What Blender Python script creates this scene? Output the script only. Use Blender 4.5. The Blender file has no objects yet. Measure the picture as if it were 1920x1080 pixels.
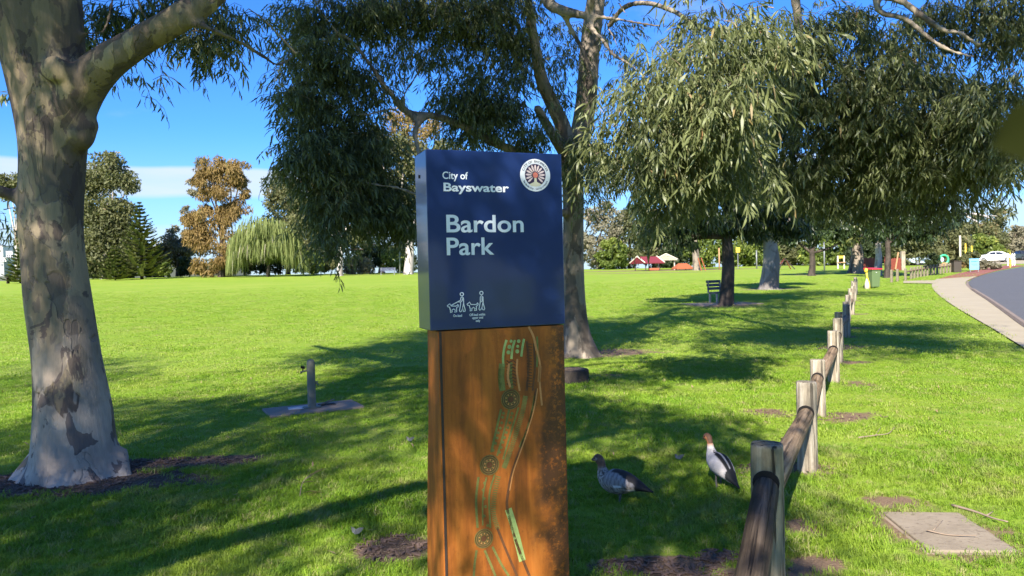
import bpy, bmesh, math, random
import numpy as np
from mathutils import Vector, Matrix, Euler, noise as mnoise

random.seed(7)
rng = np.random.default_rng(7)
R = math.radians
scene = bpy.context.scene
col = scene.collection

# ------------------------------------------------------------------ camera
CAM = np.array([0.0, 0.0, 1.6])
FPX = 1387.0                       # 26 mm lens on a 36 mm wide sensor, 1920 px
PITCH, ROLL = R(1.12), R(1.4)
F = np.array([0, math.cos(PITCH), -math.sin(PITCH)])
R0 = np.array([1.0, 0, 0]); U0 = np.array([0, math.sin(PITCH), math.cos(PITCH)])
RV = math.cos(ROLL) * R0 - math.sin(ROLL) * U0
UV = math.sin(ROLL) * R0 + math.cos(ROLL) * U0
cam_d = bpy.data.cameras.new('camera'); cam = bpy.data.objects.new('camera', cam_d); col.objects.link(cam)
cam.matrix_world = Matrix(((RV[0], UV[0], -F[0], CAM[0]), (RV[1], UV[1], -F[1], CAM[1]), (RV[2], UV[2], -F[2], CAM[2]), (0, 0, 0, 1)))
cam_d.sensor_width = 36; cam_d.lens = 26; cam_d.clip_start = 0.02; cam_d.clip_end = 4000
cam_d.dof.use_dof = True; cam_d.dof.focus_distance = 4.2; cam_d.dof.aperture_fstop = 8.0
scene.camera = cam

# ------------------------------------------------------------------ light
SUN_AZ, SUN_EL = R(17), R(36)      # the light travels 17 degrees right of the view axis
S = np.array([-math.sin(SUN_AZ) * math.cos(SUN_EL), -math.cos(SUN_AZ) * math.cos(SUN_EL), math.sin(SUN_EL)])
sd = bpy.data.lights.new('sun', 'SUN'); sd.energy = 4.3; sd.angle = R(0.53); sd.color = (1.0, 0.93, 0.82)
so = bpy.data.objects.new('sun', sd); col.objects.link(so); so.rotation_euler = Vector(S).to_track_quat('Z', 'Y').to_euler(); so.location = (-20, -40, 40)
world = bpy.data.worlds.new('World'); scene.world = world; world.use_nodes = True
scene.view_settings.view_transform = 'Standard'; scene.view_settings.look = 'None'
scene.view_settings.exposure = 1.6; scene.view_settings.gamma = 1.0
SKY_STRENGTH = 0.125

# ------------------------------------------------------------------ node helpers
def N(nt, typ, ins=None, **props):
    n = nt.nodes.new(typ)
    for k, v in props.items(): setattr(n, k, v)
    for k, v in (ins or {}).items():
        s = n.inputs[k]
        if isinstance(v, bpy.types.NodeSocket): nt.links.new(v, s)
        else: s.default_value = v
    return n
def c4(c): return (c[0], c[1], c[2], 1.0)
def noise(nt, vec, scale, detail=4, rough=0.55, dist=0.0):
    n = N(nt, 'ShaderNodeTexNoise', {'Scale': scale, 'Detail': detail, 'Roughness': rough, 'Distortion': dist})
    if vec is not None: nt.links.new(vec, n.inputs['Vector'])
    return n.outputs['Fac']
def ramp(nt, fac, stops, interp='LINEAR'):
    n = N(nt, 'ShaderNodeValToRGB', {'Fac': fac}); cr = n.color_ramp; cr.interpolation = interp
    while len(cr.elements) < len(stops): cr.elements.new(0.5)
    for e, (p, c) in zip(cr.elements, stops):
        e.position = p; e.color = c4(c) if not isinstance(c, (int, float)) else (c, c, c, 1)
    return n.outputs['Color']
def mix(nt, fac, a, b, blend='MIX'):
    n = N(nt, 'ShaderNodeMix', data_type='RGBA', blend_type=blend)
    for i, v in ((0, fac), (6, a), (7, b)):
        s = n.inputs[i]
        if isinstance(v, bpy.types.NodeSocket): nt.links.new(v, s)
        else: s.default_value = v if i == 0 else c4(v)
    return n.outputs[2]
def mth(nt, op, a, b=0.0, c=0.0):
    n = N(nt, 'ShaderNodeMath', operation=op)
    for i, v in enumerate((a, b, c)):
        if isinstance(v, bpy.types.NodeSocket): nt.links.new(v, n.inputs[i])
        else: n.inputs[i].default_value = v
    return n.outputs[0]
def sstep(nt, x, lo, hi):
    n = N(nt, 'ShaderNodeMapRange', {'Value': x, 'From Min': lo, 'From Max': hi}, interpolation_type='SMOOTHSTEP')
    return n.outputs[0]
def mapping(nt, vec, scale=(1, 1, 1), loc=(0, 0, 0), rot=(0, 0, 0)):
    return N(nt, 'ShaderNodeMapping', {'Vector': vec, 'Scale': scale, 'Location': loc, 'Rotation': rot}).outputs[0]
def attr(nt, name): return N(nt, 'ShaderNodeAttribute', attribute_name=name)
def bump(nt, h, strength=0.3, dist=0.02): return N(nt, 'ShaderNodeBump', {'Height': h, 'Strength': strength, 'Distance': dist}).outputs[0]
def newmat(name):
    m = bpy.data.materials.new(name); m.use_nodes = True; nt = m.node_tree
    b = nt.nodes['Principled BSDF']
    return m, nt, b
def objco(nt): return N(nt, 'ShaderNodeTexCoord').outputs['Object']
def posco(nt): return N(nt, 'ShaderNodeNewGeometry').outputs['Position']
def put(nt, b, **kw):
    names = dict(color='Base Color', rough='Roughness', metal='Metallic', normal='Normal', spec='Specular IOR Level', coat='Coat Weight', coatr='Coat Roughness')
    for k, v in kw.items():
        s = b.inputs[names[k]]
        if isinstance(v, bpy.types.NodeSocket): nt.links.new(v, s)
        else: s.default_value = c4(v) if k == 'color' else v

_simple = {}
def simple(name, color, rough=0.6, metal=0.0, var=0.15, scale=6.0, bumpv=0.0, spec=0.4, coat=0.0):
    """plain paint / timber / metal with a little wear"""
    if name in _simple: return _simple[name]
    m, nt, b = newmat(name)
    co = objco(nt)
    f = noise(nt, co, scale, 5, 0.6)
    put(nt, b, color=mix(nt, f, [c * (1 - var) for c in color], [min(1, c * (1 + var)) for c in color]), metal=metal, spec=spec, coat=coat, coatr=0.08)
    put(nt, b, rough=mth(nt, 'MULTIPLY_ADD', f, 0.2, rough - 0.1))
    if bumpv: put(nt, b, normal=bump(nt, noise(nt, co, scale * 6, 4), bumpv, 0.01))
    _simple[name] = m
    return m

# ------------------------------------------------------------------ sky
nt = world.node_tree
for n in list(nt.nodes): nt.nodes.remove(n)
sky = N(nt, 'ShaderNodeTexSky', sky_type='NISHITA', sun_disc=False, sun_elevation=SUN_EL, sun_rotation=math.atan2(S[0], S[1]), air_density=1.0, dust_density=0.4, ozone_density=2.5, altitude=0)
gen = N(nt, 'ShaderNodeTexCoord').outputs['Generated']
sep = N(nt, 'ShaderNodeSeparateXYZ', {0: gen}); zz = sep.outputs['Z']
band = noise(nt, mapping(nt, gen, (1.2, 1.2, 22), (0.3, 1.7, 0.35)), 1.6, 5, 0.5, 0.15)
win = mth(nt, 'MULTIPLY', sstep(nt, zz, -0.02, 0.03), mth(nt, 'SUBTRACT', 1.0, sstep(nt, zz, 0.09, 0.15)))
cl = mth(nt, 'MULTIPLY', sstep(nt, band, 0.42, 0.60), win)
lowhaze = mth(nt, 'MULTIPLY', mth(nt, 'SUBTRACT', 1.0, sstep(nt, zz, 0.0, 0.20)), 0.42)
wisp = mth(nt, 'MULTIPLY', sstep(nt, noise(nt, mapping(nt, gen, (3, 3, 9), (4, 1, 0)), 1.4, 6, 0.6), 0.58, 0.8), 0.35)
wob = mth(nt, 'MULTIPLY', mth(nt, 'SUBTRACT', noise(nt, mapping(nt, gen, (1.5, 1.5, 0.5)), 2.0, 4, 0.55), 0.5), 0.03)
zb = mth(nt, 'ADD', zz, wob)
patchy = sstep(nt, noise(nt, mapping(nt, gen, (1, 1, 0.2), (2.2, 0.4, 0)), 1.3, 2, 0.5), 0.30, 0.52)
tex = mth(nt, 'MULTIPLY_ADD', noise(nt, mapping(nt, gen, (4, 4, 30)), 2.0, 5, 0.6), 0.5, 0.62)
b1 = mth(nt, 'MULTIPLY', mth(nt, 'MULTIPLY', sstep(nt, zb, 0.100, 0.112), mth(nt, 'SUBTRACT', 1.0, sstep(nt, zb, 0.139, 0.146))), patchy)
b2 = mth(nt, 'MULTIPLY', mth(nt, 'SUBTRACT', 1.0, sstep(nt, zb, 0.062, 0.085)), 0.75)
cl = mth(nt, 'MAXIMUM', mth(nt, 'MAXIMUM', mth(nt, 'MULTIPLY', mth(nt, 'MULTIPLY', b1, tex), 0.9), mth(nt, 'MULTIPLY', b2, tex)), mth(nt, 'MAXIMUM', lowhaze, wisp))
blue = N(nt, 'ShaderNodeHueSaturation', {'Color': sky.outputs[0], 'Saturation': 1.15, 'Value': 0.58})
blue = N(nt, 'ShaderNodeMix', {6: blue.outputs[0], 7: (0.34, 0.67, 1.20, 1)}, data_type='RGBA', blend_type='MULTIPLY'); blue.inputs[0].default_value = 1.0
skyc = mix(nt, cl, blue.outputs[2], (2.25, 2.5, 2.7))
bg = N(nt, 'ShaderNodeBackground', {'Color': skyc, 'Strength': SKY_STRENGTH})
out = N(nt, 'ShaderNodeOutputWorld', {'Surface': bg.outputs[0]})

# ------------------------------------------------------------------ pixel <-> place
def terrain(x, y):
    x = np.asarray(x, float); y = np.asarray(y, float)
    t = np.clip(y - 14, 0, 95)
    g = 0.0235 - 0.0035 * np.clip(x / 45, -1, 1)
    return g * (t - 8 * (1 - np.exp(-t / 8)))
def gz(x, y): return float(terrain(x, y))
def ray(px, py): return F + RV * (px - 960) / FPX + UV * (540 - py) / FPX
def pix(px, py, d):
    r = ray(px, py); return CAM + r * (d / r[1])
def ground(px, py):
    r = ray(px, py); t = 1.0
    for _ in range(4000):
        p = CAM + r * t
        if p[2] <= gz(p[0], p[1]) or t > 400: break
        t *= 1.004
    return CAM + r * t
def onground(px, d):
    """ground point seen in pixel column px at depth d"""
    x = pix(px, 510, d)[0]
    for _ in range(3):
        z = gz(x, d); py = proj((x, d, z))[1]; x = pix(px, py, d)[0]
    return np.array([x, d, gz(x, d)])
def proj(p):
    v = np.asarray(p, float) - CAM; w = v @ F
    return (960 + FPX * (v @ RV) / w, 540 - FPX * (v @ UV) / w, w)
SPOTS = [(640, 905, 90, 14), (700, 930, 60, 10), (590, 932, 45, 10), (470, 1000, 60, 12), (90, 1055, 70, 14), (330, 1065, 80, 14), (730, 872, 60, 8), (620, 860, 60, 7), (560, 770, 70, 6), (640, 700, 120, 6), (500, 720, 60, 5), (700, 735, 50, 6),
    (270, 800, 60, 8), (130, 785, 60, 10), (1352, 905, 50, 24), (1180, 865, 35, 8), (1190, 835, 50, 7), (1230, 880, 20, 10), (1395, 880, 40, 20), (1400, 800, 60, 20), (1130, 800, 30, 8), (750, 1000, 40, 12), (20, 985, 30, 10), (380, 940, 60, 10), (560, 1040, 50, 10), (1120, 1000, 30, 12), (400, 690, 90, 5), (760, 660, 60, 4), (640, 640, 90, 4)]
def lit_gap(p, rad=.55):
    """true where a leaf cluster would close one of the sunny gaps seen on the lawn or on the sign"""
    g = np.asarray(p) - S * (p[2] / S[2])
    if g[1] > 2.0:
        x, y, w = proj((g[0], g[1], gz(g[0], g[1]))); mx, my = .45 * rad * FPX / w, .45 * rad * FPX * 1.6 / w ** 2
        for cx, cy, rx, ry in SPOTS:
            if ((x - cx) / (rx + mx)) ** 2 + ((y - cy) / (ry + my)) ** 2 < 1: return True
    for q in ((-.24, 3.10, .70), (.24, 3.27, .62), (1.22, 3.54, .70), (1.22, 3.54, .62)):
        d = np.asarray(p) - np.array(q); t = d @ S
        if t > 0 and np.linalg.norm(d - S * t) < .30: return True
    return False
def inframe(p, m=40):
    x, y, w = proj(p)
    return w > 0.3 and -m < x < 1920 + m and -m < y < 1080 + m

# ------------------------------------------------------------------ object helpers
def tag(o, label=None, cat=None, group=None, kind=None):
    if label: o['label'] = label
    if cat: o['category'] = cat
    if group: o['group'] = group
    if kind: o['kind'] = kind
    return o
def thing(name, label, cat, loc=(0, 0, 0), rz=0.0, group=None):
    o = bpy.data.objects.new(name, None); col.objects.link(o)
    o.location = loc; o.rotation_euler = (0, 0, rz); o.empty_display_size = 0.2
    return tag(o, label, cat, group)
def setmesh(me, V, polys_flat, starts, totals, smooth):
    me.vertices.add(len(V)); me.vertices.foreach_set('co', np.asarray(V, np.float32).ravel())
    me.loops.add(len(polys_flat)); me.loops.foreach_set('vertex_index', np.asarray(polys_flat, np.int32))
    me.polygons.add(len(starts)); me.polygons.foreach_set('loop_start', np.asarray(starts, np.int32))
    if smooth: me.polygons.foreach_set('use_smooth', np.ones(len(starts), bool))
    me.update(calc_edges=True); me.validate()
class MB:
    """collects vertices and faces of ONE mesh object"""
    def __init__(self): self.v = []; self.f = []
    def add(self, V, Fc):
        n = len(self.v); self.v.extend([tuple(map(float, p)) for p in V]); self.f.extend([tuple(i + n for i in q) for q in Fc]); return self
    def box(self, c, s, rz=0.0, rx=0.0, ry=0.0, taper=1.0):
        m = Euler((rx, ry, rz)).to_matrix(); V = []
        for dz in (-1, 1):
            k = taper if dz > 0 else 1.0
            for dx, dy in ((-1, -1), (1, -1), (1, 1), (-1, 1)):
                V.append(Vector(c) + m @ Vector((dx * s[0] / 2 * k, dy * s[1] / 2 * k, dz * s[2] / 2)))
        return self.add(V, [(3, 2, 1, 0), (4, 5, 6, 7), (0, 1, 5, 4), (1, 2, 6, 5), (2, 3, 7, 6), (3, 0, 4, 7)])
    def tube(self, path, rad, n=8, cap=True, jit=0.0, ecc=None):
        V, Fc = tube_geo(path, rad, n, cap, jit, ecc); return self.add(V, Fc)
    def lathe(self, prof, n=16, c=(0, 0, 0)):
        V = []; Fc = []
        for r, z in prof:
            for k in range(n):
                a = 2 * math.pi * k / n; V.append((c[0] + r * math.cos(a), c[1] + r * math.sin(a), c[2] + z))
        for i in range(len(prof) - 1):
            for k in range(n):
                Fc.append((i * n + k, i * n + (k + 1) % n, (i + 1) * n + (k + 1) % n, (i + 1) * n + k))
        Fc.append(tuple(range(n - 1, -1, -1))); Fc.append(tuple((len(prof) - 1) * n + k for k in range(n)))
        return self.add(V, Fc)
    def prism(self, poly, y0, y1):
        """polygon given in (x, z), extruded along y"""
        n = len(poly); V = [(x, y0, z) for x, z in poly] + [(x, y1, z) for x, z in poly]
        Fc = [tuple(range(n)), tuple(range(2 * n - 1, n - 1, -1))] + [(i, i + n, (i + 1) % n + n, (i + 1) % n) for i in range(n)]
        return self.add(V, Fc)
    def build(self, name, mat, parent=None, smooth=False, bevel=0.0, seg=2, kind=None):
        me = bpy.data.meshes.new(name); me.from_pydata(self.v, [], self.f); me.validate()
        bm = bmesh.new(); bm.from_mesh(me); bmesh.ops.recalc_face_normals(bm, faces=bm.faces); bm.to_mesh(me); bm.free()
        if smooth:
            me.polygons.foreach_set('use_smooth', np.ones(len(me.polygons), bool))
        me.materials.append(mat)
        o = bpy.data.objects.new(name, me); col.objects.link(o); o.parent = parent
        if bevel:
            md = o.modifiers.new('bevel', 'BEVEL'); md.width = bevel; md.segments = seg; md.limit_method = 'ANGLE'; md.angle_limit = R(40)
        if kind: o['kind'] = kind
        return o
def spline(pts, per=6):
    """Catmull-Rom through rows of values"""
    P = np.asarray(pts, float)
    if len(P) < 3:
        t = np.linspace(0, 1, per + 1)[:, None]; return P[0] * (1 - t) + P[-1] * t
    Q = np.vstack([2 * P[0] - P[1], P, 2 * P[-1] - P[-2]]); out = []
    for i in range(1, len(Q) - 2):
        for t in np.linspace(0, 1, per, endpoint=False):
            a, b, c, d = Q[i - 1], Q[i], Q[i + 1], Q[i + 2]
            out.append(0.5 * (2 * b + (c - a) * t + (2 * a - 5 * b + 4 * c - d) * t * t + (3 * b - a - 3 * c + d) * t ** 3))
    out.append(P[-1]); return np.array(out)
def tube_geo(path, rad, n=8, cap=True, jit=0.0, ecc=None):
    P = np.asarray(path, float); m = len(P); rad = np.broadcast_to(np.asarray(rad, float), (m,))
    T = np.gradient(P, axis=0); T /= np.linalg.norm(T, axis=1)[:, None] + 1e-9
    up = np.array([1.0, 0, 0]) if abs(T[0][0]) < 0.8 else np.array([0, 1.0, 0])
    V = []; Fc = []; a = up - T[0] * (up @ T[0]); a /= np.linalg.norm(a)
    ang = np.arange(n) * 2 * math.pi / n
    for i in range(m):
        a = a - T[i] * (a @ T[i]); a /= np.linalg.norm(a) + 1e-9; b = np.cross(T[i], a)
        r = rad[i] * (1 + (rng.uniform(-jit, jit, n) if jit else 0))
        if ecc is not None: r = r * ecc(i / (m - 1), ang)
        V.append(P[i] + np.outer(np.cos(ang) * r, a) + np.outer(np.sin(ang) * r, b))
    V = np.vstack(V)
    for i in range(m - 1):
        for k in range(n): Fc.append((i * n + k, i * n + (k + 1) % n, (i + 1) * n + (k + 1) % n, (i + 1) * n + k))
    if cap: Fc.append(tuple(range(n - 1, -1, -1))); Fc.append(tuple((m - 1) * n + k for k in range(n)))
    return V, Fc
def copy_tree(o, parent=None):
    c = o.copy(); col.objects.link(c); c.parent = parent
    for ch in list(o.children): copy_tree(ch, c)
    return c
def fast_mesh(name, V, tris, mat, parent=None, tint=None, smooth=False, kind='stuff'):
    me = bpy.data.meshes.new(name); n = len(tris)
    setmesh(me, V, np.asarray(tris).ravel(), np.arange(n) * 3, None, smooth)
    if tint is not None:
        a = me.attributes.new('tint', 'FLOAT', 'POINT'); a.data.foreach_set('value', np.asarray(tint, np.float32))
    me.materials.append(mat)
    o = bpy.data.objects.new(name, me); col.objects.link(o); o.parent = parent
    if kind: o['kind'] = kind
    return o

# ------------------------------------------------------------------ fixed places used by the ground
POSTS = []
for i in range(16):
    y = 3.62 + 2.14 * i
    x = 1.245 + 0.478 * (y - 3.6) + (0.05 * math.sin(i * 2.3) if i > 1 else 0)
    POSTS.append((x - (.022 if i == 0 else 0), y))
GUM_L = ground(140, 892); GUM_M = ground(1088, 668)
COVER = ground(1772, 998); TAP = ground(585, 768)
SOIL = []                                           # x, y, rx, ry, rotation, strength
def soil_px(px, py, rx, ry, rot=0.0, s=1.0):
    g = ground(px, py); SOIL.append((g[0], g[1], rx, ry, rot, s))
soil_px(120, 908, 1.15, 0.42, 0, 1.5); soil_px(300, 872, 0.95, 0.25, 0.15, 1.45); soil_px(60, 908, 0.8, 0.35, 0, 1.5)
SOIL.append((-0.1, 3.28, 0.62, 0.42, 0.3, 1.0)); soil_px(735, 1030, 0.24, 0.25, 0, 1.3); soil_px(1240, 1062, 0.40, 0.14, 0, 1.4); soil_px(1345, 1045, 0.12, 0.10)
for i, (x, y) in enumerate(POSTS):
    q_ = random.Random(i * 7 + 1); SOIL.append((x + q_.uniform(-.05, .28), y + q_.uniform(-.12, .1), q_.uniform(.24, .52), q_.uniform(.2, .42), q_.uniform(-.5, .6), q_.uniform(.95, 1.25)))
    SOIL.append((x - q_.uniform(.2, .45), y + q_.uniform(.0, .2), q_.uniform(.15, .3), q_.uniform(.12, .25), 0, q_.uniform(.6, 1.1)))
soil_px(1530, 1060, 0.20, 0.16, 0.4, 1.2); soil_px(1510, 990, 0.16, 0.2, 0, 1.0); soil_px(1665, 940, 0.26, 0.16, -0.2, 1.1); SOIL.append((COVER[0] - 0.05, COVER[1], 0.44, 0.58, 0.1, 0.95)); soil_px(1530, 860, 0.25, 0.2, 0, 0.6)
soil_px(1440, 775, 0.35, 0.3, 0, 0.8)
soil_px(1130, 662, 1.3, 0.8, 0.2, 1.0); soil_px(1120, 705, 0.6, 0.3, 0, 0.7)
for px, d, rx, ry in ((1360, 28, 1.6, 1.3), (1442, 40, 2.0, 1.6), (1520, 62, 1.6, 1.6), (1220, 80, 12, 1.6), (1250, 92, 18, 4), (690, 96, 9, 2.0)):
    g = onground(px, d); SOIL.append((g[0], g[1], rx, ry, 0, 0.9))
def soil_at(x, y):
    m = np.zeros_like(x)
    for cx, cy, rx, ry, rot, s in SOIL:
        dx, dy = x - cx, y - cy; c, sn = math.cos(rot), math.sin(rot)
        q = ((dx * c + dy * sn) / rx) ** 2 + ((-dx * sn + dy * c) / ry) ** 2
        m = np.maximum(m, s * np.clip(1.35 - 0.85 * np.sqrt(q), 0, 1))
    return m

# ------------------------------------------------------------------ ground material
m_ground, nt, b = newmat('lawn_ground')
P = N(nt, 'ShaderNodeNewGeometry').outputs['Position']
big = noise(nt, P, 0.35, 4, 0.6); mid = noise(nt, P, 2.2, 5, 0.65); fine = noise(nt, P, 60, 3, 0.7)
streak = noise(nt, mapping(nt, P, (0.05, 0.5, 1)), 1.0, 4, 0.6)
g1 = mix(nt, fine, (0.13, 0.215, 0.016), (0.235, 0.35, 0.032))
g2 = mix(nt, sstep(nt, mid, 0.35, 0.7), g1, mix(nt, fine, (0.17, 0.25, 0.02), (0.28, 0.38, 0.042)))
g3 = mix(nt, mth(nt, 'MULTIPLY', sstep(nt, big, 0.42, 0.70), 0.45), g2, (0.29, 0.34, 0.055))
g3 = mix(nt, mth(nt, 'MULTIPLY', sstep(nt, streak, 0.48, 0.68), 0.35), g3, (0.33, 0.35, 0.075))
speck = noise(nt, P, 9, 3, 0.8)
g3 = mix(nt, mth(nt, 'MULTIPLY', sstep(nt, speck, 0.64, 0.72), 0.4), g3, (0.30, 0.25, 0.12))
soil = attr(nt, 'soil').outputs['Fac']
sn_ = mth(nt, 'ADD', soil, mth(nt, 'MULTIPLY', mth(nt, 'SUBTRACT', mid, 0.5), 1.3))
sn2 = mth(nt, 'ADD', sn_, mth(nt, 'MULTIPLY', mth(nt, 'SUBTRACT', speck, 0.5), 0.7))
sf = sstep(nt, sn2, 0.40, 0.85)
dirt = mix(nt, noise(nt, P, 25, 5, 0.7), (0.05, 0.032, 0.024), (0.17, 0.115, 0.075))
dirt = mix(nt, sstep(nt, noise(nt, P, 70, 2, 0.6), 0.58, 0.66), dirt, (0.30, 0.235, 0.165))
sand = sstep(nt, mth(nt, 'MULTIPLY_ADD', N(nt, 'ShaderNodeSeparateXYZ', {0: P}).outputs['X'], 0.5, mth(nt, 'MULTIPLY', mid, 0.6)), 0.55, 1.0)
dirt = mix(nt, mth(nt, 'MULTIPLY', sand, 0.6), dirt, mix(nt, fine, (0.16, 0.10, 0.062), (0.34, 0.235, 0.15)))
put(nt, b, color=mix(nt, sf, g3, dirt), rough=0.9, spec=0.15)
h = mth(nt, 'ADD', mth(nt, 'MULTIPLY', fine, 1.0), mth(nt, 'MULTIPLY', mid, 0.8))
put(nt, b, normal=bump(nt, h, 0.55, 0.05))

def axis(lo, a, bb, hi, step, grow):
    xs = list(np.arange(a, bb, step)); s = step; x = xs[-1]
    while x < hi: s *= grow; x += s; xs.append(x)
    s = step; x = xs[0]; left = []
    while x > lo: s *= grow; x -= s; left.append(x)
    return np.array(left[::-1] + xs)
gx = axis(-900, -6.0, 7.0, 900, 0.10, 1.07); gy = axis(-120, 2.4, 14, 1500, 0.10, 1.045)
XX, YY = np.meshgrid(gx, gy); ZZ = terrain(XX, YY)
lump = np.zeros_like(ZZ)
ny, nx = XX.shape
V = np.stack([XX.ravel(), YY.ravel(), ZZ.ravel()], 1)
ii = (np.arange(ny - 1)[:, None] * nx + np.arange(nx - 1)[None]).ravel()
Q = np.stack([ii, ii + 1, ii + nx + 1, ii + nx], 1)
me = bpy.data.meshes.new('ground'); setmesh(me, V, Q.ravel(), np.arange(len(Q)) * 4, None, True)
a = me.attributes.new('soil', 'FLOAT', 'POINT'); a.data.foreach_set('value', soil_at(V[:, 0], V[:, 1]).astype(np.float32))
me.materials.append(m_ground)
o = bpy.data.objects.new('ground', me); col.objects.link(o); o['kind'] = 'structure'

# ------------------------------------------------------------------ path, road, kerb (traced on the ground)
def strip(name, L, Rr, mat, up, across=4):
    """sheet between two border lines given as ground (x, y) rows"""
    L = spline(L, 10); Rr = spline(Rr, 10); V = []; Fc = []; n = len(L)
    for i in range(n):
        for k in range(across + 1):
            t = k / across; x, y = L[i] * (1 - t) + Rr[i] * t; V.append((x, y, gz(x, y) + up))
    for i in range(n - 1):
        for k in range(across):
            j = i * (across + 1) + k; Fc.append((j, j + 1, j + across + 2, j + across + 1))
    mb = MB(); mb.add(V, Fc); return mb
def gpx(*pts): return [tuple(ground(*p)[:2]) for p in pts]
m_conc, nt, b = newmat('path_concrete')
P = N(nt, 'ShaderNodeNewGeometry').outputs['Position']
f = noise(nt, P, 1.3, 5, 0.6); f2 = noise(nt, P, 45, 3, 0.7)
c = mix(nt, f, (0.29, 0.245, 0.165), (0.41, 0.35, 0.245)); c = mix(nt, mth(nt, 'MULTIPLY', sstep(nt, f2, 0.5, 0.75), 0.35), c, (0.15, 0.125, 0.095))
put(nt, b, color=c, rough=0.85, spec=0.2, normal=bump(nt, f2, 0.2, 0.01))
m_asph, nt, b = newmat('road_asphalt')
P = N(nt, 'ShaderNodeNewGeometry').outputs['Position']
f = noise(nt, P, 0.8, 5, 0.6); f2 = noise(nt, P, 80, 2, 0.7)
put(nt, b, color=mix(nt, sstep(nt, f2, 0.35, 0.7), mix(nt, f, (0.055, 0.055, 0.058), (0.095, 0.095, 0.10)), (0.13, 0.13, 0.13)), rough=0.85, spec=0.25, normal=bump(nt, f2, 0.25, 0.01))
m_brick, nt, b = newmat('red_paving')
P = N(nt, 'ShaderNodeNewGeometry').outputs['Position']
br = N(nt, 'ShaderNodeTexBrick', {'Vector': P, 'Color1': c4((0.30, 0.10, 0.07)), 'Color2': c4((0.22, 0.075, 0.055)), 'Mortar': c4((0.18, 0.11, 0.09)), 'Scale': 3.0, 'Mortar Size': 0.02})
put(nt, b, color=br.outputs[0], rough=0.85, spec=0.2)
m_kerb = simple('kerb_concrete', (0.21, 0.16, 0.12), 0.85, var=0.3, scale=3, bumpv=0.2)

pathL = [(5.6, 5.6)] + gpx((1985, 700), (1920, 655), (1868, 622), (1830, 600), (1792, 577), (1765, 558), (1750, 543), (1748, 533), (1756, 524))
kL = [(8.4, 5.0)] + gpx((2010, 668), (1960, 632), (1920, 606), (1886, 582), (1858, 563), (1834, 548), (1819, 537), (1818, 528), (1836, 519), (1872, 509), (1915, 501))
def offset(P, d):
    P = spline(P, 6); T2 = np.gradient(P, axis=0); T2 /= np.linalg.norm(T2, axis=1)[:, None]; return P + np.stack([T2[:, 1], -T2[:, 0]], 1) * d
pathR = [tuple(p) for p in offset(kL, -.15)[::6]][:10]
mb = strip('path', pathL, pathR, m_conc, 0.03); o = mb.build('footpath', m_conc, smooth=True); o['kind'] = 'structure'
mb = strip('p', gpx((1762, 526.5), (1730, 527), (1694, 528)), gpx((1752, 533), (1728, 532.5), (1694, 532)), m_conc, 0.04); o = mb.build('footpath', m_conc, smooth=True); o['kind'] = 'structure'
mb = strip('c', gpx((1757, 524.5), (1790, 515), (1830, 506.5), (1870, 500), (1893, 497)), gpx((1815, 527), (1836, 518), (1868, 508.5), (1900, 502), (1925, 498.5)), m_brick, 0.026); o = mb.build('red_paving', m_brick, smooth=True); o['kind'] = 'structure'
rR = [(24.0, 2.0), (25.0, 6), (27, 10), (30, 14), (34, 18), (39, 23), (45, 28), (53, 34), (62, 41), (74, 50), (90, 60), (110, 74)]
mb = strip('road', kL, rR, m_asph, 0.035, 24); o = mb.build('road', m_asph, smooth=True); o['kind'] = 'structure'
kk = spline(kL[:9], 10); kb = MB(); n = len(kk); V = []; Fc = []
for i, (x, y) in enumerate(kk):
    t = kk[min(i + 1, n - 1)] - kk[max(i - 1, 0)]; t /= np.linalg.norm(t); nrm = np.array([t[1], -t[0]])
    hgt = 0.12 if i < 62 else 0.12 * max(0.25, 1 - (i - 62) / 6)
    for off, z in ((-0.17, -0.02), (-0.17, hgt * 0.35), (-0.12, hgt * .8), (-0.03, hgt * .8), (0.0, hgt * .6), (0.02, -0.02)):
        x2, y2 = np.array([x, y]) + nrm * off; V.append((x2, y2, gz(x2, y2) + z))
for i in range(n - 1):
    for k in range(5): j = i * 6 + k; Fc.append((j, j + 1, j + 7, j + 6))
kb.add(V, Fc); o = kb.build('kerb', m_kerb); o['kind'] = 'structure'
# car park beyond the crossing
mb = strip('cp', [(48, 92), (60, 100), (75, 112)], [(62, 83.5), (80, 92), (100, 100)], m_asph, 0.02, 6); o = mb.build('car_park', m_conc, smooth=True); o['kind'] = 'structure'

# ------------------------------------------------------------------ grass blades
m_blade = bpy.data.materials.new('grass_blade'); m_blade.use_nodes = True; nt = m_blade.node_tree
for n in list(nt.nodes): nt.nodes.remove(n)
rnd = N(nt, 'ShaderNodeObjectInfo').outputs['Random']; tint = attr(nt, 'tint').outputs['Fac']
P = N(nt, 'ShaderNodeNewGeometry').outputs['Position']
patch = noise(nt, P, 0.9, 4, 0.6)
c = mix(nt, tint, (0.115, 0.225, 0.014), (0.255, 0.40, 0.030))
c = mix(nt, mth(nt, 'MULTIPLY', sstep(nt, patch, 0.4, 0.7), 0.55), c, (0.34, 0.40, 0.055))
c = mix(nt, mth(nt, 'MULTIPLY', sstep(nt, noise(nt, P, 2.7, 5, 0.7), 0.50, 0.66), 0.55), c, (0.36, 0.35, 0.13))
c = mix(nt, mth(nt, 'MULTIPLY', sstep(nt, noise(nt, mapping(nt, P, loc=(7, 3, 0)), 1.6, 4, 0.6), 0.55, 0.68), 0.5), c, (0.09, 0.20, 0.02))
c = mix(nt, mth(nt, 'MULTIPLY', sstep(nt, rnd, 0.86, 0.95), 0.7), c, (0.42, 0.35, 0.17))
d = N(nt, 'ShaderNodeBsdfPrincipled', {'Base Color': c, 'Roughness': 0.55, 'Specular IOR Level': 0.25})
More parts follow.
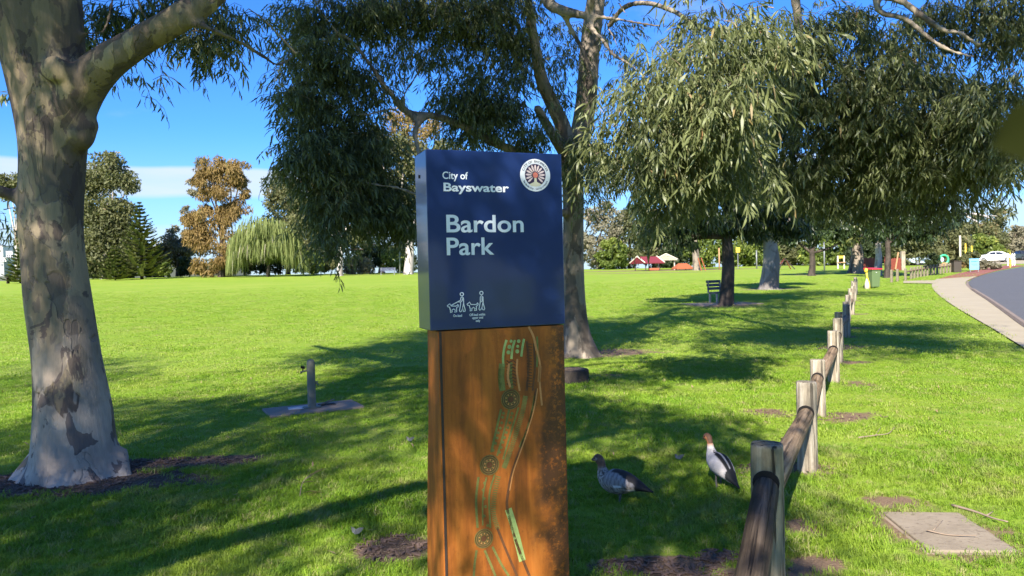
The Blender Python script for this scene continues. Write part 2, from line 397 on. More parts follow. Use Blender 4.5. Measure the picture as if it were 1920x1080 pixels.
t = N(nt, 'ShaderNodeBsdfTranslucent', {'Color': mix(nt, 0.5, c, (0.42, 0.56, 0.03))})
mx = N(nt, 'ShaderNodeMixShader', {0: 0.35, 1: d.outputs[0], 2: t.outputs[0]})
N(nt, 'ShaderNodeOutputMaterial', {'Surface': mx.outputs[0]})
def clump_mesh(name, n, rad, hlo, hhi, w):
    V = []; T = []; tn = []
    for _ in range(n):
        r = rad * math.sqrt(random.random()); a = random.uniform(0, 6.283); x, y = r * math.cos(a), r * math.sin(a)
        hgt = random.uniform(hlo, hhi); az = random.uniform(0, 6.283); lean = random.uniform(0.3, 1.5) * hgt
        dx, dy = math.cos(az), math.sin(az); sx, sy = -dy * w / 2, dx * w / 2; k = len(V); tt = random.random()
        V += [(x - sx, y - sy, -0.004), (x + sx, y + sy, -0.004),
              (x + dx * lean * .35 - sx * .8, y + dy * lean * .35 - sy * .8, hgt * .6), (x + dx * lean * .35 + sx * .8, y + dy * lean * .35 + sy * .8, hgt * .6),
              (x + dx * lean, y + dy * lean, hgt * random.uniform(.75, 1))]
        T += [(k, k + 1, k + 3), (k, k + 3, k + 2), (k + 2, k + 3, k + 4)]; tn += [tt] * 5
    me = bpy.data.meshes.new(name); setmesh(me, V, np.array(T).ravel(), np.arange(len(T)) * 3, None, False)
    at = me.attributes.new('tint', 'FLOAT', 'POINT'); at.data.foreach_set('value', np.array(tn, np.float32))
    me.materials.append(m_blade); return bpy.data.objects.new(name, me)
def gn_scatter(name, pts, rot, scl, source):
    me = bpy.data.meshes.new(name); me.vertices.add(len(pts)); me.vertices.foreach_set('co', np.asarray(pts, np.float32).ravel())
    a = me.attributes.new('rot', 'FLOAT_VECTOR', 'POINT'); a.data.foreach_set('vector', np.asarray(rot, np.float32).ravel())
    a = me.attributes.new('scl', 'FLOAT', 'POINT'); a.data.foreach_set('value', np.asarray(scl, np.float32))
    me.materials.append(m_blade)
    o = bpy.data.objects.new(name, me); col.objects.link(o); o['kind'] = 'stuff'
    g = bpy.data.node_groups.new(name, 'GeometryNodeTree')
    g.interface.new_socket('Geometry', in_out='INPUT', socket_type='NodeSocketGeometry'); g.interface.new_socket('Geometry', in_out='OUTPUT', socket_type='NodeSocketGeometry')
    gi = g.nodes.new('NodeGroupInput'); go = g.nodes.new('NodeGroupOutput')
    oi = g.nodes.new('GeometryNodeObjectInfo'); oi.inputs['Object'].default_value = source; oi.inputs['As Instance'].default_value = True
    ip = g.nodes.new('GeometryNodeInstanceOnPoints')
    ra = g.nodes.new('GeometryNodeInputNamedAttribute'); ra.data_type = 'FLOAT_VECTOR'; ra.inputs['Name'].default_value = 'rot'
    sa = g.nodes.new('GeometryNodeInputNamedAttribute'); sa.data_type = 'FLOAT'; sa.inputs['Name'].default_value = 'scl'
    g.links.new(gi.outputs[0], ip.inputs['Points']); g.links.new(oi.outputs['Geometry'], ip.inputs['Instance'])
    g.links.new(ra.outputs[0], ip.inputs['Rotation']); g.links.new(sa.outputs[0], ip.inputs['Scale']); g.links.new(ip.outputs[0], go.inputs[0])
    md = o.modifiers.new('scatter', 'NODES'); md.node_group = g
    return o
def vnoise(x, y, s): return np.array([mnoise.noise((a * s, b_ * s, 3.7)) for a, b_ in zip(x, y)])
def on_hard(x, y):
    """true on path, kerb and road, the pit cover and the tap slab"""
    pl = spline(pathL, 10); o_ = np.argsort(pl[:, 1]); xl = np.interp(y, pl[o_, 1], pl[o_, 0], left=5.0, right=1e9)
    hard = (x > xl - 0.02)
    kq = spline(kL, 10); o_ = np.argsort(kq[:, 1]); hard |= x > np.interp(y, kq[o_, 1], kq[o_, 0], left=5.0, right=1e9) - .1
    hard |= (np.abs(x - COVER[0]) < 0.22 + rng.normal(0, .03, len(x))) & (np.abs(y - COVER[1]) < 0.32 + rng.normal(0, .03, len(x)))
    c, s_ = math.cos(0.5), math.sin(0.5); dx, dy = x - TAP[0], y - TAP[1]
    hard |= (np.abs(dx * c + dy * s_) < 0.58) & (np.abs(-dx * s_ + dy * c) < 0.33)
    return hard
def grass_pts(y0, y1, dens):
    A = (y1 - y0) * (0.76 * (y0 + y1) + 2.4); n = int(A * dens)
    y = np.sqrt(rng.uniform(y0 ** 2, y1 ** 2, n)); x = rng.uniform(-1, 1, n) * (0.76 * y + 1.0)
    s = soil_at(x, y) + 0.45 * vnoise(x, y, 3.0) + 0.25 * vnoise(x, y, 11.0)
    keep = ~on_hard(x, y) & (rng.random(n) < np.clip((60 - y) / 30, 0, 1)) & (s < 0.62 + rng.normal(0, 0.22, n))
    x, y = x[keep], y[keep]; n = len(x)
    z = terrain(x, y); rot = np.stack([rng.normal(0, .12, n), rng.normal(0, .12, n), rng.uniform(0, 6.283, n)], 1)
    thick = 0.85 + 0.5 * vnoise(x, y, 1.3)
    return np.stack([x, y, z], 1), rot, np.clip(thick * rng.uniform(.7, 1.25, n), .35, 1.6)
cl1 = clump_mesh('near_blades', 30, 0.065, 0.018, 0.046, 0.0038)
cl2 = clump_mesh('mid_blades', 30, 0.12, 0.014, 0.033, 0.0062)
cl3 = clump_mesh('far_blades', 34, 0.30, 0.012, 0.030, 0.014)
for (y0, y1, dens, src) in ((2.9, 6.5, 620, cl1), (6.5, 13, 210, cl2), (13, 60, 36, cl3)):
    p, r_, s_ = grass_pts(y0, y1, dens)
    gn_scatter('grass', p, r_, s_, src)

# ------------------------------------------------------------------ bark and leaf materials
def bark(name, cols, scale=3.0, stretch=0.35, dark=(0.05, 0.042, 0.045), darkamt=0.55, bumpv=0.35, base_pale=None):
    m, nt, b = newmat(name)
    co = objco(nt)
    w = noise(nt, co, 2.2, 4, 0.6)
    wv = N(nt, 'ShaderNodeVectorMath', {0: mapping(nt, co, (1, 1, stretch)), 1: N(nt, 'ShaderNodeCombineXYZ', {0: mth(nt, 'MULTIPLY', w, 0.35), 1: mth(nt, 'MULTIPLY', noise(nt, mapping(nt, co, loc=(5, 2, 1)), 5.0, 4), 0.22), 2: 0.0}).outputs[0]}, operation='ADD').outputs[0]
    vor = N(nt, 'ShaderNodeTexVoronoi', {'Vector': wv, 'Scale': scale, 'Randomness': 1.0}, feature='SMOOTH_F1'); vor.inputs['Smoothness'].default_value = 0.12
    v1 = N(nt, 'ShaderNodeSeparateColor', {0: vor.outputs['Color']}).outputs[0]
    stops = [(0.08 + 0.84 * i / (len(cols) - 1), c) for i, c in enumerate(cols)]
    c = ramp(nt, v1, stops)
    pf = noise(nt, mapping(nt, co, (1, 1, 0.4), (3, 3, 1)), scale * 0.9, 5, 0.55, 0.6)
    c = mix(nt, mth(nt, 'MULTIPLY', sstep(nt, pf, 0.545, 0.565), darkamt), c, dark)
    pf2 = noise(nt, mapping(nt, co, (1, 1, 0.55), (8, 1, 4)), scale * 2.6, 4, 0.5, 0.4)
    c = mix(nt, mth(nt, 'MULTIPLY', sstep(nt, pf2, 0.62, 0.635), darkamt), c, dark)
    fl = noise(nt, mapping(nt, co, (14, 14, 2.5)), 3.0, 5, 0.7)
    c = mix(nt, 0.35, c, mix(nt, fl, (0.02, 0.018, 0.018), (0.75, 0.72, 0.68)), 'OVERLAY')
    if base_pale:
        z = N(nt, 'ShaderNodeSeparateXYZ', {0: co}).outputs['Z']
        k = mth(nt, 'MULTIPLY', sstep(nt, mth(nt, 'ADD', mth(nt, 'MULTIPLY', z, -1.0), mth(nt, 'MULTIPLY', w, 1.6)), -0.75, 0.35), sstep(nt, noise(nt, mapping(nt, co, (1, 1, 0.5), (1, 9, 2)), 3.5, 4, 0.5, 0.5), 0.47, 0.49))
        pat = noise(nt, mapping(nt, co, (1, 1, 0.6), (2, 5, 7)), 4.5, 5, 0.55, 0.8)
        pc = mix(nt, fl, (0.30, 0.24, 0.185), (0.58, 0.48, 0.385)); pc = mix(nt, mth(nt, 'MULTIPLY', sstep(nt, noise(nt, mapping(nt, co, (1, 1, .7), (4, 4, 2)), 2.2, 4, 0.6), 0.42, 0.62), 0.55), pc, (0.20, 0.165, 0.14))
        c = mix(nt, k, c, pc); c = mix(nt, mth(nt, 'MULTIPLY', sstep(nt, pat, 0.585, 0.60), 0.75), c, (0.075, 0.055, 0.055))
    hh = mth(nt, 'ADD', mth(nt, 'MULTIPLY', fl, 0.5), mth(nt, 'ADD', mth(nt, 'MULTIPLY', sstep(nt, pf, 0.54, 0.57), -0.9), mth(nt, 'MULTIPLY', v1, 0.6)))
    put(nt, b, color=c, rough=0.8, spec=0.2, normal=bump(nt, hh, bumpv, 0.02))
    return m
m_bark_spot = bark('spotted_gum_bark', [(0.105, 0.082, 0.07), (0.22, 0.17, 0.112), (0.30, 0.235, 0.15), (0.165, 0.135, 0.115), (0.34, 0.27, 0.18)], 4.2, 0.36, (0.085, 0.07, 0.072), 0.55, 0.7, base_pale=True)
m_bark_gum = bark('gum_bark', [(0.16, 0.13, 0.105), (0.30, 0.25, 0.19), (0.24, 0.20, 0.16), (0.40, 0.33, 0.25)], 3.0, 0.25, (0.07, 0.055, 0.045), 0.6, 0.5)
m_bark_pale = bark('pale_gum_bark', [(0.34, 0.31, 0.29), (0.55, 0.51, 0.46), (0.45, 0.42, 0.39), (0.60, 0.55, 0.49)], 1.6, 0.25, (0.20, 0.16, 0.14), 0.5, 0.3)
m_bark_shade = bark('shaded_gum_bark', [(0.17, 0.155, 0.145), (0.28, 0.26, 0.245), (0.23, 0.21, 0.20)], 1.6, 0.25, (0.10, 0.085, 0.075), 0.5, 0.3)  # pale bark greyed in colour for a trunk standing in shade
m_bark_dark = bark('dark_bark', [(0.05, 0.04, 0.033), (0.09, 0.07, 0.055), (0.07, 0.055, 0.045)], 4.0, 0.2, (0.03, 0.025, 0.02), 0.6, 0.6)
m_twig = simple('twig_bark', (0.31, 0.235, 0.165), 0.75, var=0.35, scale=4)
m_twig_dark = simple('dark_twig_bark', (0.09, 0.07, 0.055), 0.8, var=0.35, scale=4)

def leafmat(name, lo, hi, dead=None, trans=0.30, rough=0.42, spec=0.45):
    m = bpy.data.materials.new(name); m.use_nodes = True; nt = m.node_tree
    for n in list(nt.nodes): nt.nodes.remove(n)
    t = attr(nt, 'tint').outputs['Fac']
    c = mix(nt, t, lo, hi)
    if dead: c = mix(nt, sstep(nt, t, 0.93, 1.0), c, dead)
    d = N(nt, 'ShaderNodeBsdfPrincipled', {'Base Color': c, 'Roughness': rough, 'Specular IOR Level': spec})
    tr = N(nt, 'ShaderNodeBsdfTranslucent', {'Color': mix(nt, 0.5, c, [min(1, hi[0] * 2.0), min(1, hi[1] * 2.2), hi[2] * 0.8])})
    mx = N(nt, 'ShaderNodeMixShader', {0: trans, 1: d.outputs[0], 2: tr.outputs[0]})
    N(nt, 'ShaderNodeOutputMaterial', {'Surface': mx.outputs[0]}); return m
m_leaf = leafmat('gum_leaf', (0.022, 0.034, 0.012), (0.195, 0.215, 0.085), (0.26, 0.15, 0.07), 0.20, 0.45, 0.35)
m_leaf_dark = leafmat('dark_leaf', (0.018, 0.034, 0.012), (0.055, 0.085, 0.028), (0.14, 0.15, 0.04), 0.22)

# ------------------------------------------------------------------ leaf sprays
def leaf_quad(base, d, L, w, bend, side):
    """one sickle leaf: 6 vertices, 4 triangles"""
    d = d / np.linalg.norm(d); s = np.cross(d, side); s /= np.linalg.norm(s) + 1e-9; nrm = np.cross(s, d)
    def p(t, k): return base + d * L * t + nrm * bend * L * (t - t * t) * 1.3 + s * w * k
    return [p(0, 0), p(.32, .5), p(.32, -.5), p(.70, .36), p(.70, -.36), p(1, 0) ]
LT = [(0, 1, 2), (1, 3, 4), (1, 4, 2), (3, 5, 4)]
def make_sprig(nleaf=15, L=0.42, ll=(0.10, 0.185), lw=0.0225, droop=2.3):
    V = []; T = []; tn = []; isl = []
    tw = spline([(0, 0, 0), (L * .4, 0, .02), (L * .75, random.uniform(-.05, .05), -.07), (L * .95, random.uniform(-.08, .08), -.20)], 4)
    r0 = .0035
    tk = tw[::4]
    for p in tk: V += [p + (0, 0, r0), p + (0, r0, -r0), p + (0, -r0, -r0)]; tn += [.2] * 3
    for i in range(len(tk) - 1):
        for k in range(3):
            a, b_ = i * 3 + k, i * 3 + (k + 1) % 3; T += [(a, b_, b_ + 3), (a, b_ + 3, a + 3)]
    ntw = len(T)
    for i in range(nleaf):
        t = (i + .6) / nleaf; q = tw[min(len(tw) - 1, int(t * (len(tw) - 1)))]
        az = random.uniform(0, 6.283); d = np.array([math.cos(az) * .9 + .35, math.sin(az) * .9, -droop * random.uniform(.35, 1.25)])
        base = q + d * .015; k = len(V)
        V += leaf_quad(base, d, random.uniform(*ll), lw * random.uniform(.8, 1.25), random.choice((-1, 1)) * random.uniform(.2, .85), np.array([random.uniform(-1, 1), random.uniform(-1, 1), .3]))
        T += [(a + k, b_ + k, c_ + k) for a, b_, c_ in LT]; tn += [random.random() * .999] * 6
    return np.array(V), np.array(T), np.array(tn)
SPRIGS = [make_sprig() for _ in range(8)]
SPRIGS_FEW = [make_sprig(9, 0.5, (0.11, 0.18), 0.021, 1.8) for _ in range(5)]
def place_sprigs(pts, az, scl, tin, lib, tilt=0.25):
    Vs = []; Ts = []; tn = []; off = 0
    for p, a, s, t in zip(pts, az, scl, tin):
        V, T, q = (lib if s < 1.25 else SPRIGS_FEW)[rng.integers(5)]
        c, sn = math.cos(a), math.sin(a); ti = rng.normal(0, tilt); ct, st = math.cos(ti), math.sin(ti)
        x, y, z = V[:, 0], V[:, 1], V[:, 2]
        x2 = x * ct - z * st; z2 = x * st + z * ct
        Vs.append(np.stack([p[0] + s * (x2 * c - y * sn), p[1] + s * (x2 * sn + y * c), p[2] + s * z2], 1)); Ts.append(T + off); off += len(V)
        tn.append(np.clip(q * .65 + t * .35, 0, 1))
    return np.vstack(Vs), np.vstack(Ts), np.concatenate(tn)

class Tree:
    """limbs (skeleton of paths) + crown made of sub-clusters joined to the limbs by thin branches"""
    def __init__(self): self.paths = []; self.nodes = []; self.subs = []
    def limb(self, path, rad, n=10, per=6, node=True, jit=0.0, ecc=None):
        k = spline(np.hstack([np.asarray(path, float), np.asarray(rad, float)[:, None]]), per)
        self.paths.append((k[:, :3], k[:, 3], n, jit, ecc))
        if node: self.nodes += [tuple(p) for p in k]
    def limb_px(self, rows, n=8, per=6, node=True):
        """rows: px, py, depth, half width in px"""
        self.limb([pix(a, b, d) for a, b, d, w in rows], [w * d / FPX for a, b, d, w in rows], n, per, node)
    def cloud(self, c, r, nsub, k=10, rad=0.45, scale=1.0, tint=0.5, shell=0.55):
        for _ in range(nsub):
            v = rng.normal(0, 1, 3); v /= np.linalg.norm(v); q = rng.uniform(shell ** 3, 1) ** (1 / 3)
            self.subs.append((np.asarray(c) + v * q * np.asarray(r), k, rad, scale, np.clip(tint + rng.normal(0, .22), 0, 1)))
    def cloud_px(self, px, py, rx, ry, d, nsub, k=10, rad=0.45, scale=1.0, tint=0.5, rd=None):
        c = pix(px, py, d); self.cloud(c, (rx * d / FPX, rd if rd else 0.6 * (rx + ry) * d / FPX, ry * d / FPX), nsub, k, rad, scale, tint)
    def crown(self, lib):
        """grow branches to sub-clusters; returns branch tubes and spray arrays"""
        nodes = np.array(self.nodes); order = sorted(range(len(self.subs)), key=lambda i: np.min(np.linalg.norm(nodes[:, :3] - self.subs[i][0], axis=1)))
        mb = MB(); P = []; A = []; Sc = []; Ti = []
        for i in order:
            c, k, rad, scale, tint = self.subs[i]
            dist = np.linalg.norm(nodes[:, :3] - c, axis=1) + 0.5 * np.clip(nodes[:, 2] - c[2], 0, 9); j = int(np.argmin(dist)); a = nodes[j, :3]; L = np.linalg.norm(c - a)
            r0 = min(nodes[j, 3] * .6, .008 + .007 * L); m = (a + c) / 2 + rng.normal(0, .08, 3) * L + np.array([0, 0, .08 * L])
            q = spline([a, m, c], 4); rr = np.linspace(r0, .005, len(q)); mb.tube(q, rr, 5, False)
            new = np.hstack([q[2:], rr[2:, None]]); nodes = np.vstack([nodes, new])
            out_az = math.atan2(c[1] - a[1], c[0] - a[0])
            for _ in range(k):
                v = rng.normal(0, rad * .55, 3); v[2] = v[2] * .8 - .1
                P.append(c + v); A.append(out_az + rng.normal(0, 1.3)); Sc.append(scale * rng.uniform(.75, 1.25)); Ti.append(np.clip(tint + rng.normal(0, .12), 0, 1))
        return mb, place_sprigs(P, A, Sc, Ti, lib)
    def wood(self):
        mb = MB()
        for p, r_, n, jit, ecc in self.paths: mb.tube(p, r_, n, True, jit, ecc)
        return mb
def open_gaps(T):
    T.subs = [s for s in T.subs if inframe(s[0], 60) or not lit_gap(s[0])]
def finish_tree(root, T, bark_m, leaf_m, lib, voxel=None, twig=None, kindname='foliage'):
    wood = T.wood(); t = wood.build('trunk', bark_m, root, smooth=True)
    if voxel:
        md = t.modifiers.new('fuse', 'REMESH'); md.mode = 'VOXEL'; md.voxel_size = voxel; md.use_smooth_shade = True
        md = t.modifiers.new('smooth', 'SMOOTH'); md.iterations = 6; md.factor = 0.5
    if T.subs:
        mb, (V, F3, tn) = T.crown(lib)
        mb.build('branch', twig or m_twig, root, smooth=True, kind='stuff')
        fast_mesh(kindname, V, F3, leaf_m, root, tn)
    return t

# ground outlines of what lies in shade in the photograph: the crowns overhead stand along the sun's ray from them
def in_poly(x, y, poly):
    c = False; n = len(poly)
    for i in range(n):
        (x1, y1), (x2, y2) = poly[i], poly[(i + 1) % n]
        if (y1 > y) != (y2 > y) and x < (x2 - x1) * (y - y1) / (y2 - y1) + x1: c = not c
    return c
def shade_subs(poly_px, n, zlo, zhi, k=9, rad=.5, scale=1.2, gap=-0.25, poly=None):
    gap += .10; k, scale, n = k + 1, scale * 1.4, int(n * 1.0)  # leaves enlarged so these unseen crowns cast fuller shade
    poly = poly or [tuple(ground(*p)[:2]) for p in poly_px]
    xs = [p[0] for p in poly]; ys = [p[1] for p in poly]; out = []; tries = 0
    while len(out) < n and tries < n * 60:
        tries += 1
        x, y = random.uniform(min(xs), max(xs)), random.uniform(min(ys), max(ys))
        if not in_poly(x, y, poly): continue
        if mnoise.noise((x * .55, y * .28, 1.3)) < gap: continue
        z = random.uniform(zlo, zhi); p = np.array([x, y, gz(x, y)]) + S * (z / S[2])
        if inframe(p, 90) or lit_gap(p): continue
        out.append((p, k, rad, scale, random.random()))
    return out

# ------------------------------------------------------------------ 1. spotted gum on the left
D = 6.2; base = GUM_L
root = thing('gum_tree', 'big mottled grey gum trunk at the left edge with a limb forking right', 'tree', tuple(base))
T = Tree()
def b0(a): return a - base
rows = [(142, 900, 100), (141, 884, 86), (141, 862, 77), (139, 820, 70), (137, 770, 66), (126, 676, 58), (109, 560, 56), (99, 470, 53), (95, 400, 54), (99, 300, 55), (99, 230, 61), (88, 150, 66), (74, 60, 74), (60, -30, 80), (48, -160, 78)]
pth = [pix(x, y, D) for x, y, w in rows]; rr = [w * D / FPX for x, y, w in rows]
def flare(t, a):
    k = max(0, 1 - t / 0.085); return 1 + k * (0.20 * np.cos(5 * a + 0.6) + 0.12 * np.cos(3 * a + 2) + 0.07 * np.cos(9 * a))
pth[0] = pth[0] - np.array([0, 0, .05])
T.limb(pth, rr, 40, 6, True, 0.0, flare)
def Lx(px, py, d, w): return (px, py, d, w)
T.limb_px([(112, 250, 6.2, 46), (150, 172, 6.1, 41), (195, 122, 6.0, 34), (255, 82, 5.95, 28), (310, 50, 5.9, 26), (352, 24, 5.9, 26), (400, -8, 5.9, 21), (450, -60, 5.9, 18)], 18)
T.limb_px([(345, 38, 5.9, 13), (380, 50, 5.9, 7), (440, 74, 6.3, 5.5), (490, 103, 6.8, 5), (524, 121, 7.1, 4.2), (560, 95, 7.5, 3)], 8)
T.limb_px([(100, 370, 6.2, 26), (48, 374, 6.15, 16), (12, 362, 6.1, 12), (-40, 345, 6.0, 12), (-120, 300, 5.9, 10)], 10)
T.limb_px([(140, 80, 6.2, 8), (158, 64, 6.2, 5), (192, 60, 6.2, 4.5), (205, 30, 6.2, 5), (214, -20, 6.2, 4), (225, -60, 6.2, 4)], 7)
T.limb_px([(250, -70, 6.2, 5), (258, -5, 6.2, 4.5), (266, 22, 6.2, 4), (274, 35, 6.3, 4.5)], 7)
T.limb_px([(300, -60, 6.4, 4), (275, -6, 6.4, 3), (240, -30, 6.4, 3)], 6)
# knots: ringed stub, burl on the right, small bump on the left
def knot(px, py, d, r, flat=1.0):
    c = pix(px, py, d); T.limb([c + (0, .08, 0), c + (0, .02, 0), c + (0, -.03 * flat, 0), c + (0, -.06 * flat, 0)], [r, r * .98, r * .8, r * .35], 14, 3, False)
ck = pix(101, 128, D - .30)
T.limb([ck + (0, .1, 0), ck, ck + (0, -.03, 0), ck + (0, -.05, 0)], [.10, .09, .07, .03], 16, 3, False)
ring = [ck + (.085 * math.cos(a), -.012, .085 * math.sin(a)) for a in np.linspace(0, 2 * math.pi, 17)]
T.limb(ring, [.022] * 17, 8, 2, False)
for px, py, rr_ in ((150, 215, .12), (160, 232, .10), (152, 250, .11), (146, 200, .09)):
    c = pix(px, py, D - .08); T.limb([c + (-.05, .05, -.12), c + (0, 0, -.05), c, c + (-.02, .02, .10)], [rr_ * .5, rr_ * .9, rr_, rr_ * .45], 12, 3, False)
c = pix(36, 440, D); T.limb([c + (.1, 0, 0), c + (.03, 0, 0), c + (-.02, 0, -.01)], [.09, .07, .03], 10, 3, False)
c = pix(246, 856, 6.0); 
for (x0, y0, x1, y1, r_) in ((112, 874, 24, 902, .12), (75, 884, 0, 906, .08), (165, 880, 175, 908, .09), (190, 866, 246, 868, .10), (130, 880, 150, 905, .09), (90, 885, 60, 912, .08), (215, 880, 250, 893, .07)):
    p0, p1 = ground(x0, y0 + 6), ground(x1, y1); T.limb([p0 + (0, .05, .16), (p0 + p1) / 2 + (0, 0, .02), p1 + (0, 0, -.09)], [r_ * 1.25, r_ * .85, r_ * .4], 10, 5, False)
# upper limbs out of frame carry the shading crown
top = pix(48, -160, D)
T.limb([top, top + (-.4, -.6, 1.6), top + (-1.2, -1.5, 3.2), top + (-1.8, -2.6, 5.2)], [.34, .26, .19, .10], 12)
T.limb([top + (0, 0, -.2), top + (.6, -1.0, 1.3), top + (1.0, -2.4, 2.6), top + (1.2, -4.2, 3.8)], [.22, .17, .12, .06], 10)
T.limb([top + (-.3, -.4, 1.2), top + (-2.2, -.2, 2.4), top + (-4.0, .6, 3.4)], [.2, .14, .07], 10)
e = pix(450, -60, 5.9); T.limb([e, e + (1.0, -.2, 1.0), e + (2.0, -.8, 1.9), e + (3.0, -1.6, 2.7)], [.075, .06, .045, .025], 8)
# leaves that hang into the frame, their tint darkened as if shaded
for px, py, rx, ry, n, k in ((185, 45, 35, 50, 9, 4), (165, 80, 22, 30, 5, 3), (225, 15, 40, 26, 8, 4), (290, 10, 30, 22, 6, 4), (385, 66, 34, 22, 7, 4), (418, 40, 30, 40, 8, 4), (395, 95, 22, 12, 3, 3), (270, 128, 24, 16, 2, 3), (440, 10, 30, 25, 6, 4), (350, -10, 50, 20, 8, 4), (20, 150, 12, 30, 1, 2)):
    T.cloud_px(px, py, rx, ry, 7.2, n, k, .16, .72, .35)
T.cloud_px(15, 385, 14, 10, 6.4, 2, 3, .15, .7, .4); T.cloud_px(20, 430, 16, 40, 9.0, 3, 3, .2, .7, .4)
T.subs += shade_subs([(0, 800), (230, 770), (480, 705), (640, 660), (800, 618), (960, 640), (1060, 700), (800, 860), (0, 980)], 150, 7.0, 11.0, 9, .5, 1.25, -.22)
T.subs += shade_subs([(0, 690), (130, 672), (290, 668), (330, 690), (120, 740), (0, 745)], 16, 8.5, 10.5, 9, .5, 1.2, -.5)
for _ in range(15):      # dapples on its own trunk
    q = np.array([GUM_L[0] + random.uniform(-.35, .4), 5.95, random.uniform(.2, 4.2)]); p = q + S * (random.uniform(3.6, 7.0) / S[2]); T.subs.append((p, 8, .38, 1.5, random.random()))
for _ in range(34):      # shades the limb and the upper trunk
    q = np.array([random.uniform(-4.2, -1.9), 6.0, random.uniform(2.6, 4.4)]); p = q + S * (random.uniform(2.5, 5.0) / S[2])
    if not inframe(p, 90): T.subs.append((p, 8, .36, 1.4, random.random()))
for _ in range(190):      # shades the left half of the middle gum
    q = np.array([random.uniform(-4.4, .6), random.uniform(11.3, 13.3), random.uniform(1.8, 6.6)]); p = q + S * (random.uniform(5.5, 8.0) / S[2])
    if not inframe(p, 90): T.subs.append((p, 10, .55, 2.1, random.random()))
open_gaps(T)
for pth_i in range(len(T.paths)): p, r_, n, j, e_ = T.paths[pth_i]; T.paths[pth_i] = (p - base, r_, n, j, e_)
T.nodes = [(a[0] - base[0], a[1] - base[1], a[2] - base[2], a[3]) for a in T.nodes]; T.subs = [(s[0] - base, *s[1:]) for s in T.subs]
finish_tree(root, T, m_bark_spot, m_leaf, SPRIGS, voxel=.026)

# ------------------------------------------------------------------ 2. spreading gum behind the sign
D = 14.0; base = GUM_M
root = thing('gum_tree', 'spreading gum tree behind the blue sign, several stems and long drooping leafy limbs', 'tree', tuple(base))
T = Tree()
rows = [(1086, 672, 48), (1086, 655, 34), (1082, 630, 27), (1079, 590, 22), (1077, 540, 20), (1075, 480, 20), (1075, 400, 20), (1074, 330, 21), (1072, 285, 24)]
pp = [pix(x, y, D) for x, y, w in rows]; T.limb(pp, [w * D / FPX for x, y, w in rows], 20, 6, True, 0, flare)
T.limb_px([(1068, 300, 14, 17), (1058, 245, 14, 15), (1036, 195, 13.8, 14), (1016, 150, 13.6, 13), (1006, 100, 13.4, 11), (996, 40, 13.2, 9), (985, -40, 13, 8)], 12)
T.limb_px([(1066, 300, 13.9, 12), (1042, 262, 13.5, 11), (1020, 225, 13.2, 9.5), (1006, 200, 13.0, 9)], 10)
T.limb_px([(1078, 300, 14, 18), (1090, 245, 14.2, 20), (1100, 180, 14.3, 20), (1106, 90, 14.4, 19), (1116, 10, 14.5, 18), (1130, -90, 14.6, 15), (1160, -230, 15.0, 10)], 14)
T.limb_px([(1000, -60, 12.6, 14), (1024, -5, 12.2, 13), (1040, 14, 12.0, 11), (1085, 27, 11.8, 9), (1110, 30, 11.6, 6), (1170, 38, 11.3, 4.5), (1230, 48, 11, 4), (1290, 48, 10.6, 3.5)], 9)
T.limb_px([(1056, 24, 12, 6), (1068, 50, 12, 6), (1090, 90, 12, 5.5), (1106, 130, 12, 5), (1116, 152, 12, 4)], 8)
T.limb_px([(1103, 30, 11.7, 9), (1112, 55, 11.5, 6), (1130, 75, 11.2, 5.5), (1150, 102, 10.8, 5), (1182, 122, 10.0, 4.5), (1215, 160, 9, 3.5), (1235, 220, 8.2, 2.5)], 8)
T.limb_px([(1104, 28, 11.7, 8), (1110, 0, 11.5, 9), (1114, -60, 11.4, 9)], 8)
T.limb_px([(1140, 52, 13.6, 6), (1170, 14, 13.2, 6), (1215, 6, 12.5, 6), (1265, 22, 11.5, 6), (1300, 44, 10.5, 6), (1345, 60, 9.3, 6), (1400, 90, 8.2, 5), (1440, 140, 7.6, 4)], 8)
T.limb_px([(1160, 4, 12.6, 4), (1185, 45, 12.3, 3), (1200, 80, 12, 2.5), (1208, 100, 12, 2.2)], 6)
# left limbs
T.limb_px([(1064, 320, 14, 14), (1010, 298, 13.6, 11), (941, 274, 13.2, 9), (897, 252, 13.0, 8.5), (849, 228, 12.8, 8), (800, 216, 12.6, 7.5), (770, 224, 12.5, 7)], 10)
T.limb_px([(790, 216, 12.6, 7), (757, 207, 12.5, 7), (738, 182, 12.4, 6.5), (719, 159, 12.3, 6), (690, 115, 12.2, 5), (653, 72, 12, 4.5), (632, 60, 11.9, 4), (600, 20, 11.8, 3)], 8)
T.limb_px([(800, 216, 12.6, 7), (778, 245, 12.4, 6), (785, 285, 12.2, 5.5), (792, 320, 12.1, 5)], 8)
T.limb_px([(757, 207, 12.5, 5), (758, 178, 12.4, 4), (775, 150, 12.4, 4), (795, 115, 12.3, 3.5), (810, 70, 12.2, 3), (815, 20, 12, 3)], 7)
T.limb_px([(752, 215, 12.4, 5), (735, 205, 12.2, 4), (690, 214, 12, 4), (655, 215, 11.9, 3.5), (635, 235, 11.8, 3), (610, 275, 11.7, 2.5)], 7)
T.limb_px([(1064, 400, 13.9, 9), (1000, 395, 13.0, 7), (900, 388, 12.2, 6), (840, 380, 12, 5), (784, 366, 11.8, 5), (745, 352, 11.7, 4.5), (700, 345, 11.6, 4), (655, 328, 11.5, 3.5), (612, 326, 11.4, 2.5)], 7)
T.limb_px([(700, 347, 11.6, 3), (668, 350, 11.6, 2.8), (650, 335, 11.6, 2.2)], 6)
T.limb_px([(540, 115, 11.4, 4), (535, 112, 11.6, 4), (545, 95, 11.7, 3.5), (565, 78, 11.8, 3.5), (600, 66, 11.9, 3), (650, 72, 12, 3)], 6)
